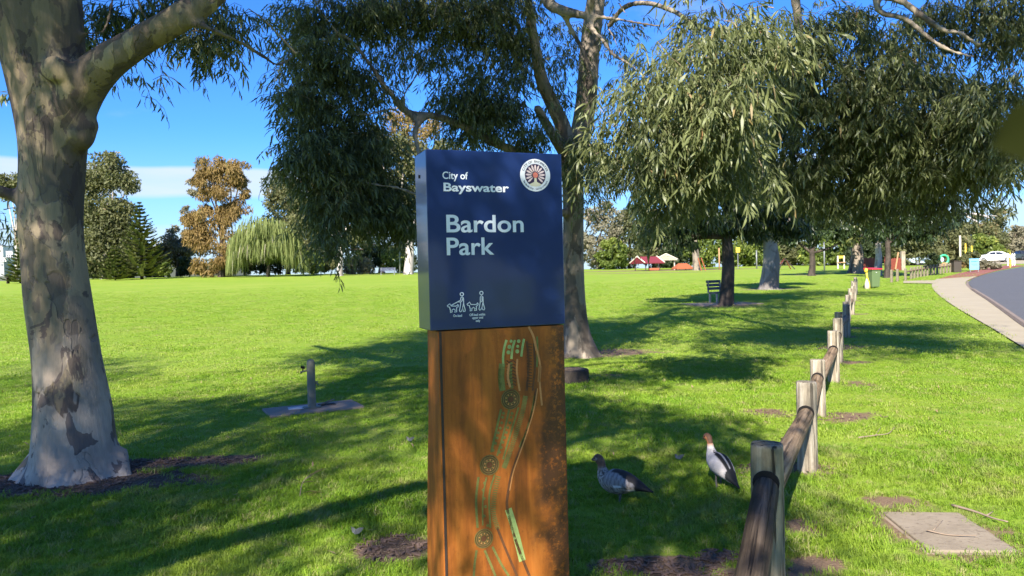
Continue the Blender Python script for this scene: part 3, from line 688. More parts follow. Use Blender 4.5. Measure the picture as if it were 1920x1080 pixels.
T.limb_px([(985, 190, 13.6, 5), (960, 215, 13.3, 4), (930, 245, 13.1, 4), (915, 275, 13, 4)], 7)
# right limbs that pass overhead and droop to the right
t2 = pix(1130, -90, 14.6)
T.limb([t2, t2 + (1.2, -1.2, 1.1), np.array([4.2, 11.8, 6.6]), pix(1560, -70, 11.0), pix(1640, -40, 10.6), pix(1668, -4, 10.4)], [.15, .13, .11, .10, .085, .08], 10)
T.limb_px([(1660, -10, 10.4, 8), (1700, 8, 10.3, 7.5), (1738, 36, 10.2, 7), (1772, 58, 10.1, 6.5), (1800, 60, 10, 5), (1830, 80, 9.9, 4.5), (1860, 90, 9.8, 3.5), (1880, 130, 9.7, 2.5)], 9)
T.limb_px([(1640, -20, 10.5, 8), (1650, 22, 10.4, 7), (1690, 32, 10.3, 6.5), (1720, 52, 10.2, 6.5), (1745, 74, 10.1, 6), (1775, 92, 10, 6), (1800, 100, 9.9, 5), (1835, 108, 9.8, 3.5), (1875, 120, 9.7, 2.5)], 9)
T.limb_px([(1668, 40, 10.3, 4), (1700, 62, 10.2, 3.5), (1722, 85, 10.1, 3), (1740, 112, 10, 2.5), (1765, 145, 10, 2)], 6)
T.limb_px([(1800, 62, 10, 3), (1812, 76, 10, 2.5), (1850, 100, 9.9, 2), (1900, 112, 9.8, 1.6)], 5)
T.limb([np.array([4.2, 11.8, 6.6]), pix(1480, -60, 11.5), pix(1500, 60, 11.5), pix(1520, 160, 11.6), pix(1540, 260, 11.8)], [.10, .09, .07, .05, .03], 8)
T.limb_px([(1440, 60, 12.5, 7), (1470, 200, 12.5, 6), (1486, 262, 12.4, 5.5), (1488, 300, 12.3, 5), (1505, 320, 12.2, 4)], 8)
T.limb_px([(1505, 320, 12.2, 3.5), (1560, 335, 12, 3.5), (1630, 330, 11.8, 3.5), (1680, 325, 11.6, 3), (1712, 320, 11.5, 2.5)], 6)
T.limb_px([(1672, 326, 11.6, 2.5), (1690, 305, 11.5, 2), (1705, 288, 11.4, 1.6)], 5)
# crown above the frame
T.limb([pix(1160, -230, 15), np.array([4.0, 16.0, 9.5]), np.array([6.0, 18.0, 12.0])], [.10, .09, .05], 8)
T.limb([np.array([4.0, 16.0, 9.5]), np.array([7.5, 16.5, 11.0]), np.array([10.5, 17.5, 12.0])], [.08, .06, .03], 8)
T.limb([np.array([985 * 0 + pix(985, -40, 13)[0], 13, pix(985, -40, 13)[2]]), np.array([-1.0, 12.2, 7.6]), np.array([-2.6, 11.6, 8.8])], [.08, .06, .03], 8)

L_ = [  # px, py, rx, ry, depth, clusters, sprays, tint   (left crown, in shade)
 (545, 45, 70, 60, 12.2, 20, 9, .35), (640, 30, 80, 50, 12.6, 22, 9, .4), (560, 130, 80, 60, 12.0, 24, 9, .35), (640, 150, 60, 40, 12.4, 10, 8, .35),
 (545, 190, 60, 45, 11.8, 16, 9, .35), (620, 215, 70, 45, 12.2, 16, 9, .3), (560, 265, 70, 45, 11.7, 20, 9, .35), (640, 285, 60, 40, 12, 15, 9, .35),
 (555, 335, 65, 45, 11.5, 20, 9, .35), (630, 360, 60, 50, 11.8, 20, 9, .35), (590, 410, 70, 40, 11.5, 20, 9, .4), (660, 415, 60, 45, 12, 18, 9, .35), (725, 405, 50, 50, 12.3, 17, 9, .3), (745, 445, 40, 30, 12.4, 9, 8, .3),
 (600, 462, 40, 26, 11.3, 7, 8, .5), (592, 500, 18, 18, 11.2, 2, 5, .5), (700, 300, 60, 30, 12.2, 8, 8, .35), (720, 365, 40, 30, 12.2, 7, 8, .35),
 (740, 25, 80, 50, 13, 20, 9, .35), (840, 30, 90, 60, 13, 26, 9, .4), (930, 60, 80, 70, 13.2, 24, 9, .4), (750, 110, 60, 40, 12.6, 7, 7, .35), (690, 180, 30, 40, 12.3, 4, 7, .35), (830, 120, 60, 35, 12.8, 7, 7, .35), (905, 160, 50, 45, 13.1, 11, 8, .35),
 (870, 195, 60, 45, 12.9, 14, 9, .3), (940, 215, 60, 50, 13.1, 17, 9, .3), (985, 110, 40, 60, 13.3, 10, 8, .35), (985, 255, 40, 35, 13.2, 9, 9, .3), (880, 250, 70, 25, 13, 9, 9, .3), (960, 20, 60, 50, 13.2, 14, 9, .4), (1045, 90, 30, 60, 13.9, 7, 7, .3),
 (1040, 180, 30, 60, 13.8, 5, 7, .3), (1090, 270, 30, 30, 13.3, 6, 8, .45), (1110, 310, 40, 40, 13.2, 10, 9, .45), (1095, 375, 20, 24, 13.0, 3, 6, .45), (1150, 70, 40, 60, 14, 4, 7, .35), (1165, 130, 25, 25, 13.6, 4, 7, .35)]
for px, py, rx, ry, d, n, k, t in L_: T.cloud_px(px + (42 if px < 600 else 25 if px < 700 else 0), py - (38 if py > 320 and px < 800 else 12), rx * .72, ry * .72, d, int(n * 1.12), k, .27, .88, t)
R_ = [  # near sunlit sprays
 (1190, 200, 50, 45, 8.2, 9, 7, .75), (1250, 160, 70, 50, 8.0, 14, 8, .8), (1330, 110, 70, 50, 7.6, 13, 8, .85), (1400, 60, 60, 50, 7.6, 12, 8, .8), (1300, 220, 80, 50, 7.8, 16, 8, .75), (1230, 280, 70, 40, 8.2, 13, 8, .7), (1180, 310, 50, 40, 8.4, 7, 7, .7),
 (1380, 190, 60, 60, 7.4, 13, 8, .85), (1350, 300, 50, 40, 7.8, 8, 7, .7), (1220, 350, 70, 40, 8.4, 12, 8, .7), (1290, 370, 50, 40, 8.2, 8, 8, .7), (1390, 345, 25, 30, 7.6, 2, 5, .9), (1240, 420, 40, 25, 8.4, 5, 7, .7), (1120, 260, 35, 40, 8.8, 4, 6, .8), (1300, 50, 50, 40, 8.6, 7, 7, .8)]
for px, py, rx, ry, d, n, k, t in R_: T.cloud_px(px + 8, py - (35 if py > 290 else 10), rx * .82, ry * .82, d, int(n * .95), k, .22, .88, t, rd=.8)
for px, py, rx, ry, d, n, k, t in R_:      # loose outlying sprays
    T.cloud_px(px + 8, py - (35 if py > 290 else 10), rx * 1.5, ry * 1.25, d, 2, 3, .2, .85, t, rd=1.0)
R2 = [  # right mass
 (1480, 130, 80, 70, 11.5, 20, 9, .5), (1560, 60, 90, 70, 11.5, 22, 9, .5), (1640, 130, 90, 70, 11.3, 22, 9, .5), (1560, 210, 90, 60, 11.8, 22, 9, .45), (1480, 280, 80, 60, 12, 20, 9, .4), (1580, 310, 90, 60, 12, 22, 9, .4), (1660, 230, 90, 60, 11.5, 22, 9, .45), (1740, 170, 80, 50, 11, 17, 9, .55), (1730, 260, 90, 60, 11.3, 20, 9, .5),
 (1690, 340, 80, 50, 11.6, 18, 9, .45), (1790, 310, 70, 55, 11, 17, 9, .5), (1800, 210, 60, 50, 10.8, 13, 9, .55), (1860, 180, 50, 40, 10, 9, 8, .6), (1850, 250, 45, 50, 10.2, 10, 8, .6), (1830, 350, 35, 25, 10.8, 5, 7, .6), (1895, 310, 28, 22, 9.8, 4, 6, .6), (1790, 20, 80, 40, 11.5, 16, 9, .4), (1880, 40, 60, 50, 11.5, 16, 9, .35), (1700, 90, 70, 40, 12, 8, 8, .4), (1890, 150, 40, 30, 9.8, 5, 7, .6), (1750, 390, 60, 30, 12, 9, 8, .4), (1620, 390, 90, 35, 12.3, 12, 9, .35), (1500, 370, 80, 40, 12.4, 13, 9, .3)]
for px, py, rx, ry, d, n, k, t in R2: T.cloud_px(px, py - (30 if py > 300 else 0), rx * .9, ry * .85, d, int(n * 1.2), k, .29, .92, t)
for c, r_, n in (((6, 17.5, 12), (3.2, 2.5, 2.0), 46), ((10, 18.5, 12.5), (3.2, 2.5, 1.8), 40), ((3.5, 16, 10.5), (2.4, 2, 1.6), 26), ((-2, 12, 8.6), (2, 1.4, 1.2), 14)):
    for _ in range(n):
        v = rng.normal(0, 1, 3); v /= np.linalg.norm(v); p = np.array(c) + v * rng.uniform(.4, 1) * np.array(r_)
        if not inframe(p, 60): T.subs.append((p, 10, .6, 2.2, random.random()))
for _ in range(90):     # upper crown over the fence side shades the right hand limbs
    q = np.array([random.uniform(2.6, 8.2), random.uniform(9.6, 12.3), random.uniform(2.4, 6.5)]); p = q + S * (random.uniform(4.0, 6.0) / S[2])
    if not inframe(p, 90) and p[0] > .9: T.subs.append((p, 10, .5, 1.7, random.random()))
T.limb([pix(1130, -90, 14.6), np.array([2.6, 10.5, 7.2]), np.array([3.6, 7.0, 8.2]), np.array([4.6, 4.5, 8.8])], [.13, .11, .08, .04], 8)
T.subs += shade_subs([(1110, 600), (1300, 560), (1560, 540), (1500, 600), (1330, 640), (1130, 655)], 130, 8, 11.5, 9, .55, 1.4, -.25)
T.subs += shade_subs([(1620, 575), (1800, 600), (1880, 640), (1700, 650), (1600, 620)], 14, 8, 10.5, 9, .5, 1.3, -.2)
open_gaps(T)
for i in range(len(T.paths)): p, r_, n, j, e_ = T.paths[i]; T.paths[i] = (p - base, r_, n, j, e_)
T.nodes = [(a[0] - base[0], a[1] - base[1], a[2] - base[2], a[3]) for a in T.nodes]; T.subs = [(s[0] - base, *s[1:]) for s in T.subs]
finish_tree(root, T, m_bark_gum, m_leaf, SPRIGS, voxel=.042)

# ------------------------------------------------------------------ 3. gum behind the photographer: it shades the foreground
base = np.array([-6.6, -4.4, 0.0])
root = thing('gum_tree', 'gum tree behind the viewpoint whose crown shades the near lawn', 'tree', tuple(base))
T = Tree(); T.limb([(0, 0, -.1), (.1, .1, 1.5), (.3, .4, 3.5), (.5, .9, 5.2), (1.0, 1.6, 7.0)], [.36, .28, .25, .2, .12], 14)
T.limb([(.3, .4, 3.5), (1.8, 1.4, 4.8), (3.6, 2.4, 5.8), (5.2, 3.6, 6.4)], [.16, .13, .1, .05], 9)
T.limb([(.5, .9, 5.2), (.2, 2.8, 6.4), (.4, 5.0, 7.4)], [.14, .1, .05], 9)
sub = shade_subs([(0, 960), (800, 840), (1060, 700), (1180, 695), (1300, 760), (1400, 860), (1380, 1000), (1370, 1080), (1300, 1300), (0, 1300)], 95, 5.5, 8.5, 9, .42, 1.1, -.12)
for _ in range(36):      # shades the sign
    q = np.array([random.uniform(-.6, .5), 3.15, random.uniform(.95, 2.5)]); sub.append((q + S * (random.uniform(3.2, 5.5) / S[2]), 8, .34, 1.5, random.random()))
T.subs += [(s[0] - base, *s[1:]) for s in sub if not lit_gap(s[0])]
finish_tree(root, T, m_bark_gum, m_leaf, SPRIGS)

# ================================================================== objects near the camera
# ------------------------------------------------------------------ park sign
pl, pr = pix(807, 623, 3.10), pix(1060, 605, 3.32)
yaw = math.atan2(pr[1] - pl[1], pr[0] - pl[0]); W = math.hypot(pr[0] - pl[0], pr[1] - pl[1])
sx, sy = (pl[0] + pr[0]) / 2, (pl[1] + pr[1]) / 2
uv = np.array([math.cos(yaw), math.sin(yaw), 0]); nv = np.array([math.sin(yaw), -math.cos(yaw), 0]); org = np.array([sx, sy, 0])
def sgn(px, py, off=0.0):
    """place on the sign's front face (across, up) seen at a pixel"""
    r = ray(px, py); o = org + nv * off; t = ((o - CAM) @ nv) / (r @ nv); p = CAM + r * t - o
    return np.array([p @ uv, p[2]])
sign = thing('park_sign', 'tall navy blue and rust brown park sign reading Bardon Park', 'sign', (sx, sy, 0), yaw)
ZB, ZT = sgn(933, 614)[1], sgn(925, 284)[1]
m_navy, nt, b = newmat('navy_enamel')
co = objco(nt); f = noise(nt, co, 160, 2, 0.6)
put(nt, b, color=mix(nt, sstep(nt, f, 0.72, 0.8), (0.007, 0.022, 0.10), (0.06, 0.09, 0.18)), rough=0.4, spec=0.35, coat=0.55, coatr=0.06)
put(nt, b, normal=bump(nt, noise(nt, co, 2.5, 2, 0.5), 0.03, 0.02))
m_rust, nt, b = newmat('weathered_rust')
co = objco(nt); stv = mapping(nt, co, (5, 5, 0.55)); f = noise(nt, stv, 2.6, 6, 0.62, 0.3); g = noise(nt, co, 55, 4, 0.7); h = noise(nt, co, 3.2, 5, 0.6, 0.3)
c = ramp(nt, f, [(0.25, (0.14, 0.040, 0.008)), (0.45, (0.28, 0.082, 0.012)), (0.6, (0.40, 0.122, 0.017)), (0.78, (0.48, 0.170, 0.030))])
xx = N(nt, 'ShaderNodeSeparateXYZ', {0: co}).outputs['X']
pm = sstep(nt, mth(nt, 'ADD', mth(nt, 'MULTIPLY', xx, 2.2), mth(nt, 'MULTIPLY', h, 1.1)), 0.86, 1.10)
pm = mth(nt, 'MULTIPLY', pm, sstep(nt, mth(nt, 'ADD', g, mth(nt, 'MULTIPLY', h, 0.4)), 0.52, 0.72))
c = mix(nt, mth(nt, 'MULTIPLY', pm, 0.8), c, (0.045, 0.027, 0.016))
c = mix(nt, mth(nt, 'MULTIPLY', sstep(nt, g, 0.55, 0.75), 0.35), c, (0.10, 0.035, 0.012))
run = sstep(nt, noise(nt, mapping(nt, co, (30, 30, 0.8)), 1.0, 4, 0.6), 0.58, 0.72)
c = mix(nt, mth(nt, 'MULTIPLY', run, 0.4), c, (0.09, 0.033, 0.014))
put(nt, b, color=c, rough=0.62, metal=0.15, spec=0.35, normal=bump(nt, g, 0.28, 0.006))
m_seam = simple('rust_seam', (0.035, 0.022, 0.018), 0.7, var=0.4, scale=20)
m_white = simple('sign_white', (0.72, 0.73, 0.78), 0.45, var=0.04)
m_olive = simple('carved_patina', (0.15, 0.145, 0.035), 0.8, var=0.6, scale=30, bumpv=0.4)
m_carve = simple('carved_rust', (0.11, 0.042, 0.013), 0.7, var=0.6, scale=40, bumpv=0.4)
m_bright = simple('carved_green', (0.30, 0.38, 0.12), 0.7, var=0.6, scale=25)
m_rim = simple('rubbed_rust', (0.48, 0.20, 0.065), 0.6, var=0.4, scale=30)
DP = 0.20
mb = MB().box((0, DP / 2, (ZB + ZT) / 2), (W, DP, ZT - ZB)); mb.build('panel', m_navy, sign, bevel=0.004, seg=3)
# rust pylon: front sheet, flaring sides and back in one folded body, seam by the corner
xl = -W / 2 + 0.034; xr = W / 2 - 0.004; zt = ZB - 0.004
levels = [(zt, DP - .012), (1.15, DP - .006), (0.95, DP + .015), (0.75, DP + .05), (0.5, DP + .085), (0.2, DP + .11), (-0.05, DP + .12)]
V = []; Fc = []
for z, dd in levels: V += [(xl, .008, z), (xr, .008, z), (xr, dd, z), (xl - .0, dd, z)]
for i in range(len(levels) - 1):
    for k in range(4): a_ = i * 4 + k; b_ = i * 4 + (k + 1) % 4; Fc.append((a_, b_, b_ + 4, a_ + 4))
Fc += [(0, 1, 2, 3)]
mb = MB(); mb.add(V, Fc); mb.build('pylon', m_rust, sign, bevel=0.003)
MB().box((xl + .010, .0065, zt / 2), (.010, .005, zt - .002)).build('seam', m_seam, sign)
bo = MB().lathe([(.0, 0), (.008, 0), (.008, .003), (.0, .004)], 12).build('bolt', m_seam, sign)
bo.rotation_euler = (0, -math.pi / 2, 0); bo.location = (-W / 2 - .0005, DP * .6, ZT - .10)
def letter(body, px, py, capx, weight=0.0, name='lettering', squeeze=1.0, align='LEFT'):
    """text whose baseline starts at a pixel, cap height in pixels"""
    cu = bpy.data.curves.new(name, 'FONT'); cu.body = body; cu.align_x = align; p = sgn(px, py); q = sgn(px, py - capx)
    cu.size = (q[1] - p[1]) / 0.70; cu.offset = weight; cu.extrude = .0006; cu.fill_mode = 'FRONT'; cu.resolution_u = 6; cu.space_character = squeeze
    cu.materials.append(m_white); o = bpy.data.objects.new(name, cu); col.objects.link(o); o.parent = sign
    o.rotation_euler = (math.pi / 2, 0, 0); o.location = (p[0], -.0012, p[1]); return o
LET = []
LET.append(letter('City of', 829, 335, 13.5, .0006))
LET.append(letter('Bayswater', 830, 358, 15.5, .0011))
LET.append(letter('Bardon', 834, 435, 32.5, .0016))
LET.append(letter('Park', 835, 478, 32.5, .0016))
LET.append(letter('On-lead', 858, 594, 4.6, .0002, align='CENTER'))
LET.append(letter('Off-lead within', 895, 592, 4.6, .0002, align='CENTER'))
LET.append(letter('upper oval', 895.5, 597.6, 4.6, .0002, align='CENTER'))
LET.append(letter('only', 896, 603.4, 4.6, .0002, align='CENTER'))
bpy.context.view_layer.update()
def tomesh(o):
    me = bpy.data.meshes.new_from_object(o.evaluated_get(bpy.context.evaluated_depsgraph_get())); nm = o.name; cu = o.data
    n = bpy.data.objects.new('tmp', me); n.parent = o.parent; n.location = o.location; n.rotation_euler = o.rotation_euler; n.scale = o.scale
    if not me.materials: me.materials.append(cu.materials[0])
    bpy.data.objects.remove(o); bpy.data.curves.remove(cu); n.name = nm; col.objects.link(n); return n
def fitw(o, wpx):
    w0 = o.dimensions[0]; p = sgn(900, 400)[0]; q = sgn(900 + wpx, 400)[0]
    if w0 > 1e-6: o.scale[0] = (q - p) / w0
    return tomesh(o)
for o, w_ in zip(LET, (46, 118, 140, 86, 16, 29, 20, 8)): fitw(o, w_)
# crest: white disc, dark roundel, petals, heart, stem, mound, ring lettering
m_crest = simple('crest_white', (0.70, 0.70, 0.73), 0.4, var=0.03); m_plum = simple('crest_plum', (0.045, 0.025, 0.06), 0.4, var=0.1)
m_petal = simple('crest_petal', (0.80, 0.60, 0.57), 0.4, var=0.06); m_heart = simple('crest_coral', (0.72, 0.20, 0.14), 0.4, var=0.08); m_mound = simple('crest_sand', (0.62, 0.56, 0.40), 0.45, var=0.1)
cc = sgn(1003.5, 328.5); rw = sgn(1030.5, 328.5)[0] - cc[0]; rh = sgn(1003.5, 297)[1] - cc[1]; RC = (rw + rh) / 2
crest = MB()
def disc(mb, c, r, y0, y1, n=40, sx_=1.0): mb.prism([(c[0] + r * sx_ * math.cos(a), c[1] + r * math.sin(a)) for a in np.linspace(0, 2 * math.pi, n, endpoint=False)], y0, y1)
disc(crest, cc, RC, -.0012, -.0002); crest = crest.build('crest', m_crest, sign)
q = MB(); disc(q, cc, RC * .69, -.0018, -.0013); q.build('roundel', m_plum, crest)
q = MB()
for k in range(14):
    a = math.pi / 2 + (k - 6.5 if False else k - 6) * math.radians(21.8) * 1.0
    if k > 12: continue
    d = np.array([math.cos(a), math.sin(a)]); s = np.array([-d[1], d[0]])
    q.prism([tuple(cc + d * RC * t + s * RC * w_) for t, w_ in ((.20, 0), (.30, .035), (.48, .062), (.58, .05), (.655, 0), (.58, -.05), (.48, -.062), (.30, -.035))], -.0023, -.0019)
q.build('petals', m_petal, crest)
q = MB(); disc(q, cc, RC * .17, -.0027, -.0024, 24); q.build('heart', m_heart, crest)
q = MB(); q.prism([tuple(cc + RC * np.array(p)) for p in ((-.07, -.18), (.07, -.18), (.09, -.42), (.40, -.56), (.28, -.66), (0, -.70), (-.28, -.66), (-.40, -.56), (-.09, -.42))], -.0023, -.0019); q.build('mound', m_mound, crest)
m_ink = simple('crest_ink', (0.05, 0.05, 0.08), 0.5)
def arc_text(s, r, a0, a1, size, inward):
    n = len(s)
    for i, ch in enumerate(s):
        if ch == ' ': continue
        t = i / (n - 1); a = R(a0 + (a1 - a0) * t)
        cu = bpy.data.curves.new('crest_letter', 'FONT'); cu.body = ch; cu.size = size; cu.extrude = .0003; cu.align_x = 'CENTER'; cu.align_y = 'CENTER'; cu.offset = .0002; cu.materials.append(m_ink); cu.resolution_u = 2
        o = bpy.data.objects.new('crest_letter', cu); col.objects.link(o); o.parent = crest
        o.location = (cc[0] + r * math.cos(a), -.0016, cc[1] + r * math.sin(a)); th = a - math.pi / 2 if not inward else a + math.pi / 2
        o.rotation_euler = Euler((math.pi / 2, 0, 0)).to_matrix().to_4x4().to_euler(); o.rotation_euler = (Matrix.Rotation(-th, 3, 'Y') @ Matrix.Rotation(math.pi / 2, 3, 'X')).to_euler(); RING.append(o)
RING = []
arc_text('CITY OF BAYSWATER', RC * .84, 158, 22, RC * .20, False)
arc_text('The Garden City - Quality Lifestyle', RC * .85, 206, 334, RC * .13, True)
bpy.context.view_layer.update()
for o in RING: tomesh(o)
# dog walking pictograms as raised white lines
def line_px(mb, pts, wpx, closed=False, sc=15.43, ox=830, oy=540, dep=-.0014):
    P = [sgn(ox + x / sc, oy + y / sc) for x, y in pts]; wpx = wpx * (1.45 if sc < 5 else 1.0); hw = (sgn(900 + wpx, 500)[0] - sgn(900, 500)[0]) / 2
    if closed: P = P + [P[0]]
    P = [np.array(p) for p in P]; n = len(P); V = []; Fc = []
    for i in range(n):
        a = P[max(i - 1, 0)] if not closed else P[(i - 1) % (n - 1)]; b_ = P[min(i + 1, n - 1)] if not closed else P[(i + 1) % (n - 1) if i < n - 1 else 1]
        t = b_ - a; t /= np.linalg.norm(t) + 1e-9; s = np.array([-t[1], t[0]]) * hw
        for q_ in (P[i] + s, P[i] - s): V += [(q_[0], dep, q_[1]), (q_[0], dep + .0012, q_[1])]
    for i in range(n - 1):
        j = i * 4; k = j + 4; Fc += [(j, j + 2, k + 2, k), (j + 1, k + 1, k + 3, j + 3), (j, k, k + 1, j + 1), (j + 2, j + 3, k + 3, k + 2)]
    mb.add(V, Fc)
def circ(x, y, r, n=18): return [(x + r * math.cos(a), y + r * math.sin(a)) for a in np.linspace(0, 2 * math.pi, n, endpoint=False)]
dog = [(130, 515), (205, 455), (245, 520), (375, 525), (420, 505), (435, 470), (455, 500), (440, 550), (400, 565), (405, 690), (345, 700), (365, 640), (320, 605), (265, 640), (275, 690), (220, 712), (225, 650), (195, 550), (150, 545)]
q = MB(); line_px(q, dog, 1.5, True); line_px(q, circ(553, 180, 48), 1.5, True); line_px(q, [(250, 500), (460, 385), (515, 355), (525, 280), (560, 255), (600, 290), (605, 460), (652, 640), (640, 680), (600, 685), (575, 570), (545, 670), (505, 690), (482, 660), (515, 480), (520, 400), (470, 405), (455, 395)], 1.5); line_px(q, [(520, 400), (560, 370), (575, 300)], 1.4); line_px(q, [(575, 570), (600, 450)], 1.4)
q.build('lead_pictogram', m_white, sign)
q = MB(); line_px(q, [(x + 572 + (x - 130) * .0, y - 45) for x, y in dog], 1.5, True); line_px(q, circ(1118, 145, 48), 1.5, True); line_px(q, [(1120, 395), (1088, 400), (1085, 260), (1120, 220), (1165, 260), (1168, 430), (1215, 600), (1195, 635), (1155, 625), (1140, 540), (1105, 625), (1070, 642), (1048, 610), (1080, 440), (1088, 400)], 1.5); line_px(q, [(1135, 260), (1140, 380), (1115, 395)], 1.4); line_px(q, [(1140, 540), (1160, 430)], 1.4)
q.build('free_dog_pictogram', m_white, sign)
# carved river motif on the rust face (traced at 2.252 px per photo px from 780, 600)
cz = dict(sc=2.252, ox=780, oy=600, dep=.0068)
lines = MB(); grn = MB(); rim = MB(); bright = MB(); car = MB()
def sm(p, k=5): return [tuple(r_) for r_ in spline(p, k)]
for pts, w_ in (([(385, 85), (376, 115), (370, 160), (372, 200)], 3), ([(420, 85), (410, 120), (405, 165)], 3), ([(459, 80), (452, 115), (447, 155)], 3)): line_px(bright, sm(pts), w_, **cz)
for pts, w_ in (([(366, 185), (362, 240), (368, 300)], 8), ([(405, 180), (402, 230), (408, 290)], 4), ([(356, 205), (354, 250), (357, 290)], 3), ([(514, 70), (516, 130), (513, 200)], 2.5), ([(362, 378), (345, 450), (320, 560)], 3), ([(396, 380), (372, 480), (345, 575)], 2.5), ([(436, 370), (405, 470), (370, 590)], 2.5), ([(266, 665), (256, 760), (262, 880)], 3), ([(300, 665), (285, 750), (284, 870)], 2), ([(335, 655), (312, 740), (316, 880)], 2.5), ([(292, 975), (320, 1040), (338, 1085)], 3), ([(325, 960), (360, 1030), (395, 1085)], 3), ([(258, 975), (250, 1030), (246, 1085)], 3)):
    line_px(grn, sm(pts), w_, **cz)
for pts, w_ in (([(512, 290), (496, 380), (470, 470), (438, 560), (410, 640), (393, 720), (387, 790), (410, 890), (440, 980), (482, 1085)], 3.5), ([(470, 90), (478, 180), (470, 300)], 3), ([(500, 100), (505, 200), (495, 300)], 2.5), ([(345, 880), (385, 980), (430, 1085)], 3)): line_px(car, sm(pts), w_, **cz)
for pts, w_ in (([(478, 28), (498, 70), (512, 130)], 3), ([(514, 130), (526, 190), (524, 250), (534, 362)], 2.6), ([(526, 195), (522, 262)], 4), ([(395, 185), (390, 240), (400, 285)], 3), ([(430, 165), (428, 220), (440, 300)], 2.5), ([(516, 290), (500, 380), (474, 470), (442, 562), (414, 642), (398, 722)], 1.6)): line_px(rim, sm(pts), w_, **dict(cz, dep=.0062))
line_px(bright, sm([(392, 800), (408, 850), (425, 910), (440, 970), (452, 1020)]), 9, **cz)
line_px(grn, sm([(505, 320), (490, 400), (466, 480), (440, 540)]), 3, **cz)
def dot(mb, x, y, r): 
    c = sgn(780 + x / 2.252, 600 + y / 2.252); rr_ = r / 2.252 * 3.2 / FPX
    mb.prism([(c[0] + rr_ * math.cos(a), c[1] + rr_ * math.sin(a)) for a in np.linspace(0, 6.283, 10, endpoint=False)], .0066, .0082)
for x, y, r_ in ((404, 90, 7), (397, 114, 9), (393, 137, 9), (436, 90, 8), (432, 112, 7), (430, 133, 9)): dot(bright, x, y, r_)
for x, y in ((372, 395), (368, 412), (364, 436), (358, 458), (350, 478), (345, 500), (338, 522), (328, 552), (408, 396), (404, 412), (399, 436), (390, 456), (384, 476), (376, 498), (370, 518), (362, 540), (355, 560), (292, 690), (286, 720), (290, 756), (296, 790), (290, 830), (305, 870)): dot(grn, x, y, 6.5)
for k in range(9): dot(grn, 356, 206 + k * 11, 3)
lad = spline([(466, 318), (452, 390), (425, 480), (395, 570), (372, 630)], 12)
lad2 = spline([(352, 655), (334, 740), (330, 820), (350, 890)], 9)
for L3, st in ((lad, 1), (lad2, 1)):
    for i in range(1, len(L3) - 1):
        t = L3[i + 1] - L3[i - 1]; t /= np.linalg.norm(t); s = np.array([-t[1], t[0]]) * 10; line_px(grn, [tuple(L3[i] - s), tuple(L3[i] + s)], 1.3, **cz)
for k in range(16): line_px(car, [(470, 100 + k * 12), (492, 104 + k * 12)], 1.5, **cz)
for k in range(8): line_px(car, [(385, 172 + k * 14), (395 + 6 * (k % 2), 180 + k * 14), (412, 172 + k * 14), (425, 180 + k * 14)], 1.6, **cz)
for mb_, nm, mt in ((grn, 'carved_line', m_olive), (bright, 'cut_opening', m_bright), (car, 'carved_line', m_carve), (rim, 'raised_edge', m_rim)):
    mb_.build(nm, mt, sign, kind='stuff')
for x, y, r_ in ((402, 336, 42), (312, 614, 42), (288, 925, 40)):
    q = MB(); rq = r_ / 2.252 * 3.2 / FPX; c = sgn(780 + x / 2.252, 600 + y / 2.252)
    disc(q, c, rq, .0066, .0085, 28); md = q.build('medallion', m_carve, sign)
    q = MB()
    for k in range(4):
        rr_ = rq * (1.0 - .2 * k); q.tube([(c[0] + rr_ * math.cos(a), .0062, c[1] + rr_ * math.sin(a)) for a in np.linspace(0, 2 * math.pi, 25)], .0016, 5, False)
    q.build('ring', m_olive if k else m_rim, md, kind='stuff')
    q = MB()
    for k in range(9):
        a = k * .698; q.prism([(c[0] + rq * .52 * math.cos(a) + rq * .07 * math.cos(t), c[1] + rq * .52 * math.sin(a) + rq * .07 * math.sin(t)) for t in np.linspace(0, 6.283, 7, endpoint=False)], .0050, .0068)
    q.build('carved_dot', m_rim, md, kind='stuff')

# ------------------------------------------------------------------ log rail fence
def wood(name, a, b_, c_, sc=1.0, crack=0.7, gzs=1.4):
    m, nt, b = newmat(name); co = objco(nt)
    gr = noise(nt, mapping(nt, co, (26 * sc, 26 * sc, gzs)), 1.0, 6, 0.65, 0.4); bl = noise(nt, co, 5, 5, 0.65); ck_ = noise(nt, mapping(nt, co, (40 * sc, 40 * sc, 1.0)), 1.0, 3, 0.6)
    c = ramp(nt, gr, [(0.3, a), (0.5, b_), (0.72, c_)]); c = mix(nt, mth(nt, 'MULTIPLY', sstep(nt, bl, 0.48, 0.72), 0.45), c, [v * .55 for v in a])
    c = mix(nt, mth(nt, 'MULTIPLY', sstep(nt, ck_, 0.60, 0.66), crack), c, (0.02, 0.016, 0.013))
    put(nt, b, color=c, rough=0.85, spec=0.15, normal=bump(nt, mth(nt, 'SUBTRACT', gr, mth(nt, 'MULTIPLY', sstep(nt, ck_, 0.58, 0.66), 0.8)), 0.9, 0.02)); return m
m_post = wood('weathered_post_timber', (0.13, 0.10, 0.07), (0.33, 0.28, 0.205), (0.52, 0.47, 0.38))
m_post_old = wood('mossy_post_timber', (0.10, 0.085, 0.055), (0.235, 0.20, 0.135), (0.36, 0.32, 0.235), 1.0, 0.9)
m_rail = wood('log_rail_timber', (0.105, 0.07, 0.042), (0.24, 0.165, 0.10), (0.41, 0.30, 0.195), 1.0, 0.6)
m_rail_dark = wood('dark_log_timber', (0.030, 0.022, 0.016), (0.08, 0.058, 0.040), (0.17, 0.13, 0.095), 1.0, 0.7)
m_hole = simple('dark_hole', (0.012, 0.010, 0.009), 0.95, var=0.2)
